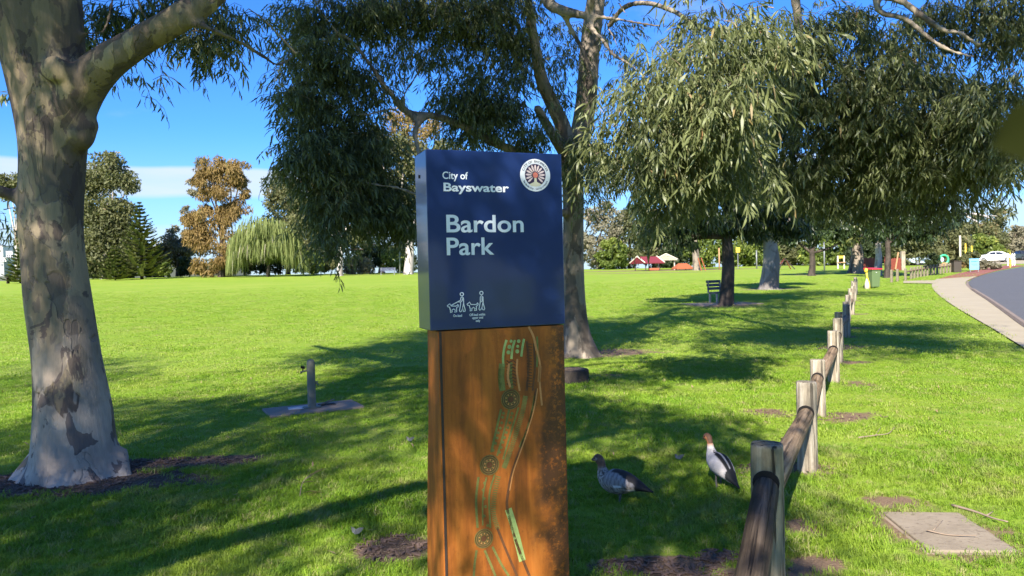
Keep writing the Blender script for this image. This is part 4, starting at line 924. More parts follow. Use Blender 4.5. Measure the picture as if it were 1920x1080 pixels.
def log_mesh(p0, p1, r0, r1, n=18, m=14, jit=.02):
    """a log lies along local z so that its grain follows it"""
    L = np.linalg.norm(np.array(p1) - np.array(p0)); mb = MB()
    zs = [0, .012, .03] + list(np.linspace(.06, L - .06, m)) + [L - .03, L - .012, L]
    rs = [r0 * .82, r0 * .94, r0] + list(np.linspace(r0, r1, m) * (1 + rng.normal(0, .012, m))) + [r1, r1 * .94, r1 * .82]
    ph = rng.uniform(0, 6.28, 4); mb.tube([(0, 0, z) for z in zs], rs, n, True, jit, lambda t, a: 1 + .025 * np.cos(2 * a + ph[0]) + .02 * np.cos(3 * a + ph[1]) + .012 * np.cos(7 * a + ph[2]))
    return mb
def aim(o, p0, p1):
    d = Vector(p1) - Vector(p0); o.rotation_euler = d.to_track_quat('Z', 'Y').to_euler(); o.location = p0
fx, fy = POSTS[0]; fence = thing('log_rail_fence', 'low weathered timber post and log rail fence running along the verge into the distance', 'fence', (fx, fy, 0))
TOPS = [.735, .70, .60, .715, .735, .70, .72, .66, .72, .70, .70, .69, .72, .70, .7, .7]; RAILZ = [.55, .455, .40, .455, .45, .44, .45, .43, .45, .45, .45, .45, .45, .45, .45, .45]
allp = [(fx - 0.95, fy - 2.2)] + POSTS; tops = [.72] + TOPS; rz_ = [.52] + RAILZ
for i, (x, y) in enumerate(allp):
    g = gz(x, y); r_ = .079 if i != 1 else .0805; lean = np.array([rng.normal(0, .012), rng.normal(0, .01), 0]) if i > 1 else np.zeros(3)
    n = 26 if i < 5 else 14; zs = [-.15, 0.0] + list(np.linspace(.08, tops[i] - .03, 8)) + [tops[i] - .014, tops[i] - .004, tops[i]]
    rs = [r_] * 10 + [r_ * .995, r_ * .96, r_ * .88]; mb = MB(); ph = rng.uniform(0, 6.28, 3)
    boxy = lambda t, a: (1.0 + .05 * np.cos(4 * (a - .42))) * (1 + .018 * np.cos(3 * a + ph[0]) + .012 * np.cos(9 * a + ph[1]) + .01 * np.cos(14 * a + ph[2]))
    mb.tube([lean * z for z in [0] * 0] + [(lean[0] * z, lean[1] * z, z) for z in zs], rs, n, True, .012, boxy)
    p = mb.build('post', m_post_old if i in (0, 1) else m_post, fence, smooth=True); p.location = (x - fx, y - fy, g)
    md = p.modifiers.new('split', 'EDGE_SPLIT'); md.split_angle = R(48)
    if 0 < i < 6:
        dirv = Vector((allp[i][0] - allp[i - 1][0], allp[i][1] - allp[i - 1][1], 0)).normalized()
        q = MB(); rim_ = [(math.cos(a), math.sin(a)) for a in np.linspace(0, 2 * math.pi, 22, endpoint=False)]
        rr_ = .062; V = []; 
        for a, b_ in rim_: V.append((a * rr_, 0, b_ * rr_))
        q.tube([(0, 0, 0), (0, 0, .03)], [rr_, rr_], 22)
        h_ = q.build('hole', m_hole, p, smooth=False); h_.rotation_euler = dirv.to_track_quat('Z', 'Y').to_euler(); h_.location = Vector((0, 0, rz_[i] + .008)) - dirv * (r_ + .002)
for i in range(len(allp) - 1):
    (x0, y0), (x1, y1) = allp[i], allp[i + 1]; d = np.array([x1 - x0, y1 - y0]); d /= np.linalg.norm(d)
    z0 = gz(x0, y0) + (rz_[i] if i else .09) - .012; z1 = gz(x1, y1) + rz_[i + 1] - .01
    p0 = np.array([x0 - fx, y0 - fy, z0 + (.0 if i % 2 else .01)]); p1 = np.array([x1 - fx, y1 - fy, z1]) - np.array([d[0], d[1], 0]) * .035
    p0 = p0 + np.array([d[0], d[1], 0]) * .03
    if i == 1: p0[2] -= .03
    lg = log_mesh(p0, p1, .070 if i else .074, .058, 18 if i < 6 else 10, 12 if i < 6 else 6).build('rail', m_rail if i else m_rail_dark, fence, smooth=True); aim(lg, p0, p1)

# ------------------------------------------------------------------ ducks
m_feather, nt, b = newmat('duck_feathers')
fa = N(nt, 'ShaderNodeAttribute', attribute_name='coat').outputs['Color']; co = objco(nt)
ff = noise(nt, mapping(nt, co, (60, 60, 110)), 1.0, 3, 0.6)
put(nt, b, color=mix(nt, 0.35, fa, mix(nt, ff, (0.1, 0.1, 0.1), (0.8, 0.8, 0.8)), 'OVERLAY'), rough=0.65, spec=0.25, normal=bump(nt, ff, 0.25, 0.004))
m_leg = simple('duck_leg', (0.10, 0.09, 0.085), 0.6); m_eye = simple('duck_eye', (0.006, 0.006, 0.006), 0.1)
def duck(name, label, loc, rz, spine, rads, squash, coat, legs, scale, group):
    root = thing(name, label, 'duck', loc, rz, group)
    K = spline(np.hstack([spine, np.array(rads)[:, None], np.array(squash)[:, None]]), 8); P = K[:, :3]; n = 40
    T_ = np.gradient(P, axis=0); T_ /= np.linalg.norm(T_, axis=1)[:, None]; V = []; C = []; Fc = []
    for i in range(len(P)):
        side = np.array([0, 1.0, 0]); up = np.cross(T_[i], side); up = up * (-1 if up[2] * 1.0 + (T_[i][2] > .9) * -up[0] < 0 else 1)
        up = np.cross(side, T_[i]) * -1
        for k in range(n):
            a = 2 * math.pi * k / n; wv, uvv = math.cos(a), math.sin(a)
            x0 = P[i][0]; lobe = math.exp(-((uvv - .25) / .55) ** 4) * max(0, 1 - ((x0 + .07) / .15) ** 4) if i < len(P) * .6 else 0
            rel = 1 + .075 * lobe * (1 if abs(wv) > .25 else 0) + (.018 * math.sin(x0 * 190 + 3 * uvv) * lobe) + .012 * mnoise.noise((x0 * 60, wv * 5, uvv * 5))
            v = P[i] + (side * K[i, 3] * K[i, 4] * wv + up * K[i, 3] * uvv) * rel; V.append(v * scale); C.append(coat(i / (len(P) - 1), wv, uvv, v))
    for i in range(len(P) - 1):
        for k in range(n): Fc.append((i * n + k, i * n + (k + 1) % n, (i + 1) * n + (k + 1) % n, (i + 1) * n + k))
    Fc += [tuple(range(n - 1, -1, -1)), tuple((len(P) - 1) * n + k for k in range(n))]
    mb = MB(); mb.add(V, Fc); o = mb.build('body', m_feather, root, smooth=True)
    at = o.data.attributes.new('coat', 'FLOAT_COLOR', 'POINT'); at.data.foreach_set('color', np.hstack([np.clip(np.array(C), 0, 1), np.ones((len(C), 1))]).astype(np.float32).ravel())
    return root, o
def mixc(a, b_, t): t = min(1, max(0, t)); return [x * (1 - t) + y * t for x, y in zip(a, b_)]
def spk(v, s): return mnoise.noise((v[0] * s, v[1] * s, v[2] * s))
# +x is forward
sp_f = [(-.285, 0, .150), (-.235, 0, .158), (-.15, 0, .172), (-.07, 0, .175), (.01, 0, .170), (.08, 0, .168), (.125, 0, .195), (.142, 0, .235), (.148, 0, .268), (.158, 0, .293), (.178, 0, .308), (.200, 0, .304), (.216, 0, .297), (.232, 0, .292)]
rd_f = [.005, .016, .042, .074, .088, .078, .055, .036, .030, .032, .034, .024, .013, .008]; sq_f = [1.6, 1.5, 1.25, 1.02, .98, .95, .95, .95, .95, .92, .86, .8, .85, 1.0]
def coat_f(t, w, u, v):
    x = v[0]; brown = (.19, .095, .05); grey = (.25, .215, .19)
    if t > .90: return (.07, .06, .055)
    if t > .60:
        c = mixc(brown, (.10, .055, .035), .5 + spk(v, 60)); 
        if t > .74 and u < .5 and abs(u) < .33 and abs(spk(v, 30)) < .5 and abs(w) > .5: c = mixc(c, (.40, .30, .24), .55)
        return c
    m = spk(v, 75); belly = mixc((.42, .37, .31), (.075, .06, .05), .5 + 1.6 * m)
    wing = mixc(grey, (.30, .28, .27), .5 + spk(v, 20)); c = belly
    if u > -.15 and x < .075: c = wing
    if u > -.15 and x < .075 and math.sin(x * 190 + 3 * u) > .55: c = mixc(c, (.10, .085, .075), .6)
    if u > .84 - max(0, -x - .03) * 3.0 and x < .03: c = (.03, .027, .025)
    if x < -.165: c = (.016, .016, .016)
    if -.16 < x < -.11 and u < -.55: c = (.55, .53, .5)
    if -.08 < x < -.02 and -.18 < u < -.06: c = (.75, .74, .72)
    if t > .5: c = mixc(c, brown, (t - .5) * 8)
    return c
gd = ground(1158, 941)
d1, body = duck('duck', 'dark speckled brown duck with black tail standing in the shade beside the sign', (gd[0] + .01, gd[1], -0.03), R(136), sp_f, rd_f, sq_f, coat_f, None, 0.98, 'ducks on the grass')
def duck_leg(root, x, y, h, sc=1.0):
    q = MB(); q.tube([(x, y, h), (x + .008, y, h * .5), (x, y, .012)], [.010, .007, .006], 8); q.add([(x - .012, y, .006), (x + .05, y - .028, .004), (x + .058, y, .006), (x + .05, y + .028, .004), (x - .012, y, .014), (x + .05, y - .028, .009), (x + .058, y, .012), (x + .05, y + .028, .009)], [(0, 1, 2, 3), (4, 7, 6, 5), (0, 4, 5, 1), (1, 5, 6, 2), (2, 6, 7, 3), (3, 7, 4, 0)])
    return q.build('leg', m_leg, root, smooth=False)
def duck_eye(root, x, y, z):
    for s in (-1, 1):
        q = MB(); q.lathe([(.0005, -.005), (.0035, -.0035), (.005, 0), (.0035, .0035), (.0005, .005)], 10, (x, s * y, z)); q.build('eye', m_eye, root, smooth=True)
for s in (-1, 1): duck_leg(d1, -.01 - .03 * s, .035 * s, .10)
duck_eye(d1, .192*.98, .029*.98, .314*.98)
sp_m = [(-.262, 0, .070), (-.215, 0, .098), (-.15, 0, .135), (-.08, 0, .175), (-.01, 0, .210), (.05, 0, .238), (.085, 0, .272), (.100, 0, .310), (.108, 0, .345), (.116, 0, .378), (.130, 0, .403), (.152, 0, .408), (.175, 0, .400), (.192, 0, .392), (.206, 0, .387)]
rd_m = [.005, .016, .044, .076, .090, .078, .054, .036, .028, .026, .031, .034, .024, .013, .008]; sq_m = [1.6, 1.45, 1.2, 1.0, .98, .95, .95, .95, .95, .95, .92, .86, .8, .85, 1.0]
def coat_m(t, w, u, v):
    pale = (.56, .50, .455); br_ = (.36, .15, .055)
    if t > .91: return (.09, .08, .075)
    if t > .60:
        return mixc(br_, (.22, .095, .045), .5 + spk(v, 40)) if not (u > .45 and t < .8) else (.10, .05, .03)
    if t > .52: return mixc(pale, br_, (t - .54) * 14)
    c = mixc(pale, (.36, .34, .33), .5 + spk(v, 22))
    if u < -.35: c = mixc((.40, .38, .37), (.2, .19, .18), .5 + 1.5 * spk(v, 70))
    x = v[0]
    if x < .06:
        if .14 < w < .46 - max(0, x) * 3 and u > 0: c = (.016, .015, .015)
        if -.46 + max(0, x) * 3 < w < -.14 and u > 0: c = (.016, .015, .015)
        if abs(w) < .13 and u > 0: c = mixc(pale, (.4, .38, .37), .5)
        if -.62 < w < -.50 and u > 0 and x < 0: c = (.03, .03, .03)
    if x < -.15 and u > -.2: c = (.016, .016, .016)
    if x < -.2: c = (.016, .016, .016)
    return c
gm = ground(1342, 916)
d2, body = duck('duck', 'pale grey duck with rusty brown head and black striped back in a patch of sun', (gm[0] + .03, gm[1] + .02, -0.01), R(112), sp_m, rd_m, sq_m, coat_m, None, 0.87, 'ducks on the grass')
for s in (-1, 1): duck_leg(d2, .0 - .02 * s, .035 * s, .14)
duck_eye(d2, .146*.87, .030*.87, .415*.87)

# ------------------------------------------------------------------ tap post on its slab
m_galv = simple('galvanised_steel', (0.16, 0.155, 0.115), 0.6, 0.1, var=0.3, scale=8, bumpv=0.1); m_slab = simple('stained_concrete', (0.24, 0.185, 0.135), 0.85, var=0.5, scale=4, bumpv=0.3); m_wet = simple('pale_concrete', (0.46, 0.46, 0.47), 0.7, var=0.15)
tap = thing('tap_post', 'grey galvanised drinking tap post standing on a small concrete slab', 'tap', tuple(TAP), R(8))
MB().lathe([(.115, 0.0), (.115, .012), (.05, .014), (.05, .50), (.05, .54), (.042, .575), (.022, .59), (.002, .594)], 24, (0, 0, .045)).build('post', m_galv, tap, smooth=True, bevel=.002)
q = MB(); q.tube([(-.045, 0, .50), (-.09, 0, .49), (-.115, 0, .485), (-.12, 0, .465)], [.010, .010, .011, .010], 10); tp = q.build('spout', m_galv, tap, smooth=True)
q = MB(); q.tube([(-.095, 0, .49), (-.095, 0, .53)], [.007, .007], 8); q.box((-.095, 0, .54), (.05, .012, .03), 0, 0, .2); q.build('handle', m_hole, tap, bevel=.004)
q = MB(); q.tube([(.045, 0, .335), (.075, 0, .332), (.082, 0, .31)], [.009, .009, .008], 8); q.box((.066, 0, .355), (.03, .01, .02)); q.build('spout', m_galv, tap)
slab = thing('concrete_slab', 'stained diamond set concrete slab under the tap post', 'slab', tuple(TAP + (0.02, 0, 0)), R(28))
q = MB(); q.box((0, 0, .02), (1.12, .62, .05)); slab.location.z -= .018; tap.location.z -= .018; q.build('slab', m_slab, slab, bevel=.01)
q = MB(); q.prism([(-.30, -.06), (-.05, -.09), (.02, .0), (-.04, .12), (-.28, .10)], 0, .006); o = q.build('water_stain', m_wet, slab); o.rotation_euler = (-math.pi / 2, 0, 0); o.location = (.0, .05, .046); o.scale[1] = -1
q = MB(); q.box((.19, .10, .0475), (.20, .12, .006)); q.build('drain', m_hole, slab); q = MB(); q.tube([(.10, .08, .052), (.20, .06, .09), (.28, .10, .10)], [.012, .012, .010], 8); q.build('waste_pipe', m_galv, slab, smooth=True)

# ------------------------------------------------------------------ pit cover, sticks, stump, fallen twigs
m_cover, nt, b = newmat('worn_pit_cover'); co = objco(nt); f = noise(nt, co, 5, 6, 0.7); g = noise(nt, mapping(nt, co, (4, 9, 1)), 4, 5, 0.7, 1.2)
c = mix(nt, f, (0.15, 0.12, 0.085), (0.36, 0.30, 0.225)); c = mix(nt, mth(nt, 'MULTIPLY', sstep(nt, g, 0.56, 0.62), .7), c, (0.13, 0.10, 0.075)); put(nt, b, color=c, rough=0.9, spec=0.15, normal=bump(nt, g, .4, .01))
cov = thing('pit_cover', 'worn square concrete pit cover set in the sunny grass of the verge', 'pit cover', tuple(COVER + (0, 0, -.022)), R(-6))
q = MB(); q.box((0, 0, .012), (.46, .66, .05)); q.build('lid', m_cover, cov, bevel=.008)
q = MB()
for s in (-1, 1): q.box((0, s * .342, .004), (.508, .022, .04)); q.box((s * .243, 0, .004), (.022, .661, .04))
q.build('frame', m_slab, cov, bevel=.003)
m_stick = simple('dry_stick', (0.24, 0.18, 0.13), 0.85, var=0.4, scale=15); m_dryleaf = simple('dry_leaf', (0.55, 0.42, 0.29), 0.7, var=0.3, scale=20)
def stick(label, pts, r, fork=None):
    P = [ground(*p) + (0, 0, .028) for p in pts]; P[-1][2] += .01; q = MB(); q.tube(spline(P, 5), np.linspace(r, r * .5, len(spline(P, 5))), 6, True, .1)
    if fork: q.tube(spline([ground(*p) + (0, 0, .03) for p in fork], 4), np.linspace(r * .7, r * .3, len(spline(fork, 4))), 5)
    o = q.build('stick', m_stick, None, smooth=True); tag(o, label, 'stick', 'sticks lying on the lawn')
stick('long dark stick along the back right corner of the pit cover', [(1785, 955), (1830, 968), (1862, 980), (1890, 990)], .009, [(1850, 976), (1862, 968)])
stick('thin pale twig lying on the sunny grass left of the pit cover', [(1610, 826), (1640, 822), (1666, 818), (1678, 808)], .006, [(1642, 822), (1652, 806)])
stick('short thin twig across the worn face of the pit cover', [(1738, 1003), (1780, 1012), (1832, 1016)], .005, [(1750, 1004), (1768, 985)])
tw = thing('fallen_twig', 'dead twig with pale dry leaves standing up in the shaded lawn left of the sign', 'twig', tuple(ground(562, 932)))
q = MB(); q.tube([(0, 0, 0), (.01, 0, .06), (.02, 0, .10), (.05, .01, .14), (.09, .01, .16)], [.004, .004, .003, .003, .002], 6); q.build('stem', m_stick, tw)
for (x, y, z, az, el_, L_l) in ((.02, 0, .10, 2.9, .25, .07), (.02, 0, .10, .1, .1, .07), (.05, 0, .13, .1, .5, .08), (.09, 0, .16, .1, .35, .09), (.02, 0, .03, .2, -.1, .12), (.06, -.02, .02, .2, .0, .10)):
    d = np.array([math.cos(az) * math.cos(el_), math.sin(az) * math.cos(el_), math.sin(el_)]); V = leaf_quad(np.array([x, y, z]), d, L_l * 1.4, .036, .3, np.array([0, 0.6, 1.0])); q = MB(); q.add(V, LT); q.build('leaf', m_dryleaf, tw)
for px, py, lab in ((766, 834, 'small grey curled leaf on the lawn left of the sign'), (1272, 868, 'small pale leaf on the lawn between the ducks'), (664, 1012, 'small bluish leaf low on the shaded lawn near the sign foot')):
    g = ground(px, py); q = MB(); q.add(leaf_quad(np.array([0, 0, 0.0]), np.array([.6, .2, .35]), .07, .035, .6, np.array([.2, 1, .2])), LT); q.add(leaf_quad(np.array([0, .01, 0.0]), np.array([-.3, .2, .5]), .05, .03, .6, np.array([.2, 1, .2])), LT)
    o = q.build('fallen_leaf', simple('grey_leaf', (0.17, 0.17, 0.155), .6), None); o.location = (g[0], g[1], .03); tag(o, lab, 'leaf', 'fallen leaves on the lawn')
g = ground(1073, 716); st = thing('tree_stump', 'low cut log round on the grass just right of the sign', 'stump', tuple(g), .4)
q = MB(); q.tube([(0, 0, -.02), (0, 0, .05), (0, 0, .17), (0, 0, .19)], [.27, .26, .24, .22], 18, True, .05); q.build('log', m_bark_dark, st, smooth=False)
q = MB(); q.tube([(0, 0, .188), (0, 0, .194)], [.20, .20], 18); q.build('cut_face', m_rail, st)
# bark chips on bare soil around the tree and sign
m_chip = simple('bark_chip', (0.13, 0.085, 0.065), 0.9, var=0.6, scale=3)
q = MB()
for _ in range(1500):
    k = random.choices(range(len(SOIL)), [3, 3, 2, 1.5, .6, 1, .6] + [.5] * 6 + [.0] * (len(SOIL) - 13))[0]; cx, cy, rx, ry, rot, s = SOIL[k]
    a = random.uniform(0, 6.283); r_ = math.sqrt(random.random()); x = cx + r_ * rx * .95 * math.cos(a); y = cy + r_ * ry * .95 * math.sin(a)
    if y > 9: continue
    L_c = random.uniform(.015, .07); q.box((x, y, gz(x, y) + .008), (L_c, random.uniform(.006, .018), .005), random.uniform(0, 3.14), random.uniform(-.35, .35), random.uniform(-.35, .35))
q.build('bark_litter', m_chip, None, kind='stuff')

# dry leaves scattered over the lawn
q = MB()
for _ in range(520):
    y = math.sqrt(random.uniform(3.2 ** 2, 15 ** 2)); x = random.uniform(-1, 1) * (.74 * y + .4)
    if x > 1.2 + .478 * (y - 3.6) + .4 and random.random() < .75: continue
    az = random.uniform(0, 6.283); dd = np.array([math.cos(az), math.sin(az), random.uniform(-.15, .35)])
    q.add(leaf_quad(np.array([x, y, gz(x, y) + .026]), dd, random.uniform(.04, .10), random.uniform(.010, .020), random.uniform(-.5, .5), np.array([random.uniform(-.4, .4), .3, 1.0])), LT)
q.build('leaf_litter', simple('lawn_dry_leaf', (0.27, 0.18, 0.10), .7, var=.5, scale=.9), None, kind='stuff')

# ------------------------------------------------------------------ leaf very near the lens at the right edge
m_near_shade = leafmat('shaded_near_leaf', (0.012, 0.015, 0.002), (0.020, 0.023, 0.003), None, 0.05, .8, .05)  # shade is put into the leaf's albedo, kept near black
tip = pix(1858, 276, .20); stem = pix(1990, 226, .21); d = stem - tip; L_l = np.linalg.norm(d); d /= L_l
nl = thing('hanging_leaf', 'large blurred dark olive leaf close to the lens at the right edge', 'leaf', tuple(stem))
q = MB(); V = []; Fc = []; s = np.array([.12, .25, 1.0]); s -= d * (s @ d); s /= np.linalg.norm(s); nn = np.cross(d, s)
ts = np.linspace(0, 1, 14)
for t in ts:
    w_ = .0085 * math.sin(math.pi * min(1, t * .93 + .03)) ** .8
    for k, h_ in ((-1, .0012), (-.5, .0002), (0, -.0006), (.5, .0002), (1, .0012)): V.append(tip - stem + d * L_l * t + s * w_ * k + nn * h_)
for i in range(13):
    for k in range(4): Fc.append((i * 5 + k, i * 5 + k + 1, i * 5 + k + 6, i * 5 + k + 5))
q.add(V, Fc); q.build('blade', m_near_shade, nl, smooth=True)
q = MB(); q.tube([(0, 0, 0), d * .02 + (0, 0, .004), d * .05 + (0, 0, .03), (.09, 0.0, .12)], [.0007, .0008, .0012, .0015], 6); q.build('stalk', m_twig, nl, smooth=True)

# ================================================================== far trees and park furniture
m_l_olive = leafmat('olive_leaf', (0.060, 0.070, 0.030), (0.165, 0.165, 0.070), (0.24, 0.18, 0.09), 0.25, 0.6, 0.2)
m_l_gold = leafmat('golden_sheoak_leaf', (0.125, 0.085, 0.030), (0.285, 0.195, 0.075), (0.15, 0.16, 0.06), 0.25, 0.7, 0.15)
m_l_pine = leafmat('pine_needles', (0.022, 0.038, 0.010), (0.105, 0.120, 0.022), None, 0.2, 0.6, 0.2)
m_l_weep = leafmat('weeping_leaf', (0.10, 0.125, 0.04), (0.24, 0.27, 0.09), (0.34, 0.30, 0.22), 0.25, 0.7, 0.15)
m_l_green = leafmat('bright_leaf', (0.06, 0.095, 0.02), (0.19, 0.23, 0.045), (0.30, 0.30, 0.05), 0.3, 0.5, 0.3)
m_l_grey = leafmat('grey_leaf_far', (0.12, 0.115, 0.075), (0.25, 0.225, 0.15), (0.32, 0.24, 0.19), 0.2, 0.7, 0.15)
m_l_deep = leafmat('deep_green_leaf', (0.016, 0.028, 0.012), (0.060, 0.080, 0.030), None, 0.2, 0.6, 0.2)
def leaf_cloud(clumps, n, L, w, droop=0.5, sub=9, subr=.34, flat=1.0):
    n = int(n * 1.5); w = w * 1.25; L = L * 1.05
    """two-triangle leaf sprays gathered in clumps: clumps = (centre, radii, tint)"""
    vol = np.array([(r[0] * r[1] * r[2]) ** (2 / 3) for c, r, t in clumps]); cnt = np.maximum(8, (n * vol / vol.sum())).astype(int)
    P = []; T = []; D = []
    for (c, r, t), k in zip(clumps, cnt):
        c = np.array(c); r = np.array(r); m = max(4, int(sub))
        sc = rng.normal(0, 1, (m, 3)); sc /= np.linalg.norm(sc, axis=1)[:, None]; sc = sc * rng.uniform(.45, 1.0, (m, 1)) ** .6 * r * (1 - subr * .6)
        st = np.clip(t + rng.normal(0, .16, m), 0, .92); which = rng.integers(m, size=k)
        v = rng.normal(0, 1, (k, 3)); v /= np.linalg.norm(v, axis=1)[:, None]; v = v * rng.uniform(.25, 1.25, (k, 1)) ** .6
        P.append(c + sc[which] + v * r.mean() * subr * np.array([1.15, 1.15, .85 * flat])); T.append(np.clip(st[which] + rng.normal(0, .13, k), 0, 1)); D.append(v)
    P = np.vstack(P); T = np.concatenate(T); D = np.vstack(D); n = len(P)
    d = rng.normal(0, 1, (n, 3)) * (1 - droop * .6) + D * .5; d[:, 2] -= droop * 1.6; d /= np.linalg.norm(d, axis=1)[:, None]
    s = np.cross(d, rng.normal(0, 1, (n, 3))); s /= np.linalg.norm(s, axis=1)[:, None] + 1e-9
    LL = L * rng.uniform(.6, 1.4, (n, 1)); ww = w * rng.uniform(.7, 1.3, (n, 1))
    V = np.stack([P - d * LL * .5, P + s * ww * .5, P - s * ww * .5, P + d * LL * .5], 1).reshape(-1, 3)
    i = np.arange(n)[:, None] * 4; F3 = np.stack([i + [0, 1, 2], i + [1, 3, 2]], 1).reshape(-1, 3)
    return V, F3, np.repeat(T, 4)
def far_tree(label, px, d, trunk_w, fork_py, clumps_px, n, L, w, leaf, barkm=m_twig_dark, droop=.4, name='tree', group=None, cat='tree', lean=0, sub=9, subr=.34, trunk=True, limbs=True):
    group = group or ('shrubs along the edges of the park' if name == 'shrub' else 'trees around the park')
    base = onground(px, d); root = thing(name, label, cat, tuple(base), 0, group)
    cl = []
    for q in clumps_px:
        x, y, rx, ry = q[:4]; t = q[4] if len(q) > 4 else .5; dd = d + (q[5] if len(q) > 5 else 0)
        c = pix(x, y, dd) - base; s = dd / FPX; cl.append((c, np.array([rx * s, .5 * (rx + ry) * s, ry * s]), t))
    if trunk:
        mb = MB(); f = pix(px + lean, fork_py, d) - base; r = trunk_w * d / FPX / 2
        mb.tube(spline([(0, 0, -.1), (0, 0, .15), tuple(f * .5 + np.array([.3 * r, 0, 0])), tuple(f)], 4), spline([[r * 1.7], [r * 1.25], [r], [r * .8]], 4)[:, 0], 12, True, .04)
        if limbs:
            for c, rr_, t in cl[:9]:
                if c[2] > f[2] * .8: mb.tube(spline([tuple(f * .9), tuple((f + c) / 2 + rng.normal(0, .06, 3) * np.linalg.norm(c - f)), tuple(c)], 4), np.linspace(r * .55, r * .08 + .01, 9), 6, False)
        mb.build('trunk', barkm, root, smooth=True)
    V, F3, T_ = leaf_cloud(cl, n, L, w, droop, sub, subr)
    fast_mesh('foliage', V, F3, leaf, root, T_)
    return root

# left and middle distance
far_tree('tall olive green gum tree right behind the left trunk, beside the dark pine', 195, 104, 10, 420, [(180, 320, 40, 42, .6), (215, 330, 34, 34, .55), (240, 345, 22, 26, .4), (170, 390, 40, 40, .5), (215, 395, 36, 34, .45), (190, 445, 44, 36, .5), (235, 440, 30, 30, .4), (160, 460, 30, 40, .45), (205, 300, 26, 22, .7), (180, 490, 44, 30, .4), (225, 480, 44, 34, .4), (225, 400, 34, 34, .45), (200, 420, 40, 40, .45), (165, 350, 34, 40, .55)], 12500, .5, .19, m_l_olive, m_bark_pale, .45, subr=.46, sub=14)
far_tree('smaller gum tree half hidden left of the big mottled trunk', 30, 108, 6, 440, [(20, 350, 34, 30, .55), (40, 340, 20, 22, .55), (50, 395, 14, 40, .3), (45, 440, 12, 40, .3), (10, 340, 20, 20, .6)], 2600, .5, .18, m_l_olive, m_bark_pale, .45)
far_tree('golden brown sheoak standing tall at the edge of the oval', 415, 100, 10, 430, [(430, 325, 38, 32, .6), (400, 320, 34, 28, .5), (450, 330, 26, 28, .6), (385, 350, 24, 34, .55), (425, 375, 40, 30, .55), (385, 410, 34, 34, .55), (440, 410, 36, 32, .5), (375, 455, 34, 36, .55), (425, 460, 40, 36, .55), (400, 500, 50, 22, .45), (365, 430, 20, 40, .6), (455, 360, 16, 16, .4)], 12000, .62, .11, m_l_gold, m_bark_dark, .7, sub=12)
far_tree('sheoak with grey green sparse shoots left of the golden tree top', 378, 100.6, 5, 420, [(378, 310, 10, 20, .4), (365, 350, 12, 24, .45), (352, 420, 14, 30, .45), (388, 330, 12, 20, .4), (350, 400, 10, 16, .4)], 1500, .5, .12, m_l_grey, m_bark_dark, .5, trunk=False)
far_tree('round grey olive tree in the gap between the pine and the golden sheoak', 332, 118, 5, 470, [(330, 445, 24, 22, .5), (340, 470, 26, 24, .5), (318, 470, 20, 24, .45)], 2200, .5, .18, m_l_grey, m_bark_dark, .4)
far_tree('grey olive tree rising above the right side of the tiered pine', 305, 120, 5, 470, [(300, 470, 34, 24, .5), (325, 480, 30, 24, .5), (345, 462, 24, 24, .5), (290, 495, 40, 18, .4), (350, 495, 34, 18, .4)], 3600, .5, .18, m_l_grey, m_bark_dark, .4, subr=.46, sub=12)
# weeping tree: hanging strands
base = onground(500, 96); root = thing('weeping_tree', 'pale green weeping tree with long hanging strands at the edge of the oval', 'tree', tuple(base))
V = []; F3 = []; T_ = []
for _ in range(2600):
    u = random.uniform(-1, 1); v = random.uniform(-1, 1)
    if u * u + v * v > 1: continue
    hh = math.sqrt(max(.02, 1 - (abs(u) ** 2.2) - .2 * v * v)); rw_, ht = 5.0, 8.0
    x = .15 + u * rw_; y = v * 3.2; z1 = ht * (.38 + .62 * hh) * random.uniform(.45, 1.0) + 1.1 * mnoise.noise((x * .55, y * .55, 1)) + .5 * mnoise.noise((x * 1.7, y * 1.7, 4)); Ls = random.uniform(.8, 2.4) + (1.2 if abs(u) > .5 else 0); z0 = max(.15, z1 - Ls)
    k = len(V); a = random.uniform(0, 3.14); w_ = random.uniform(.05, .11); dx, dy = math.cos(a) * w_ / 2, math.sin(a) * w_ / 2; ox, oy = u * .35 + random.uniform(-.15, .15), v * .3 - .1
    V += [(x - dx, y - dy, z1), (x + dx, y + dy, z1), (x + ox * .8 - dx, y + oy * .8 - dy, (z0 + z1) / 2), (x + ox * .8 + dx, y + oy * .8 + dy, (z0 + z1) / 2), (x + ox, y + oy, z0)]
    F3 += [(k, k + 1, k + 3), (k, k + 3, k + 2), (k + 2, k + 3, k + 4)]; T_ += [min(1, max(0, .5 + .35 * mnoise.noise((x * .8, y * .8, z1 * .6)) + random.gauss(0, .18) + (.2 if random.random() < .12 else 0)))] * 5
V2, F2, T2 = leaf_cloud([((-1.5, 0, 5.2), np.array([2.2, 1.8, 1.2]), .5), ((1.0, 0, 5.6), np.array([2.4, 1.8, 1.2]), .5), ((0, .5, 3.5), np.array([3.8, 2.2, 2.0]), .25), ((3, 0, 3.0), np.array([1.8, 1.6, 1.6]), .4), ((-3, 0, 2.5), np.array([1.6, 1.4, 1.6]), .4)], 4500, .6, .10, .85)
fast_mesh('foliage', np.vstack([np.array(V), V2]), np.vstack([np.array(F3), F2 + len(V)]), m_l_weep, root, np.concatenate([T_, T2]))
q = MB(); q.tube([(0, .6, -.1), (.1, .6, 1.5), (-.2, .5, 3.2)], [.28, .2, .14], 10); q.tube([(.1, .6, 1.5), (1.0, .4, 3.6)], [.14, .06], 8); q.build('trunk', m_bark_dark, root, smooth=True)
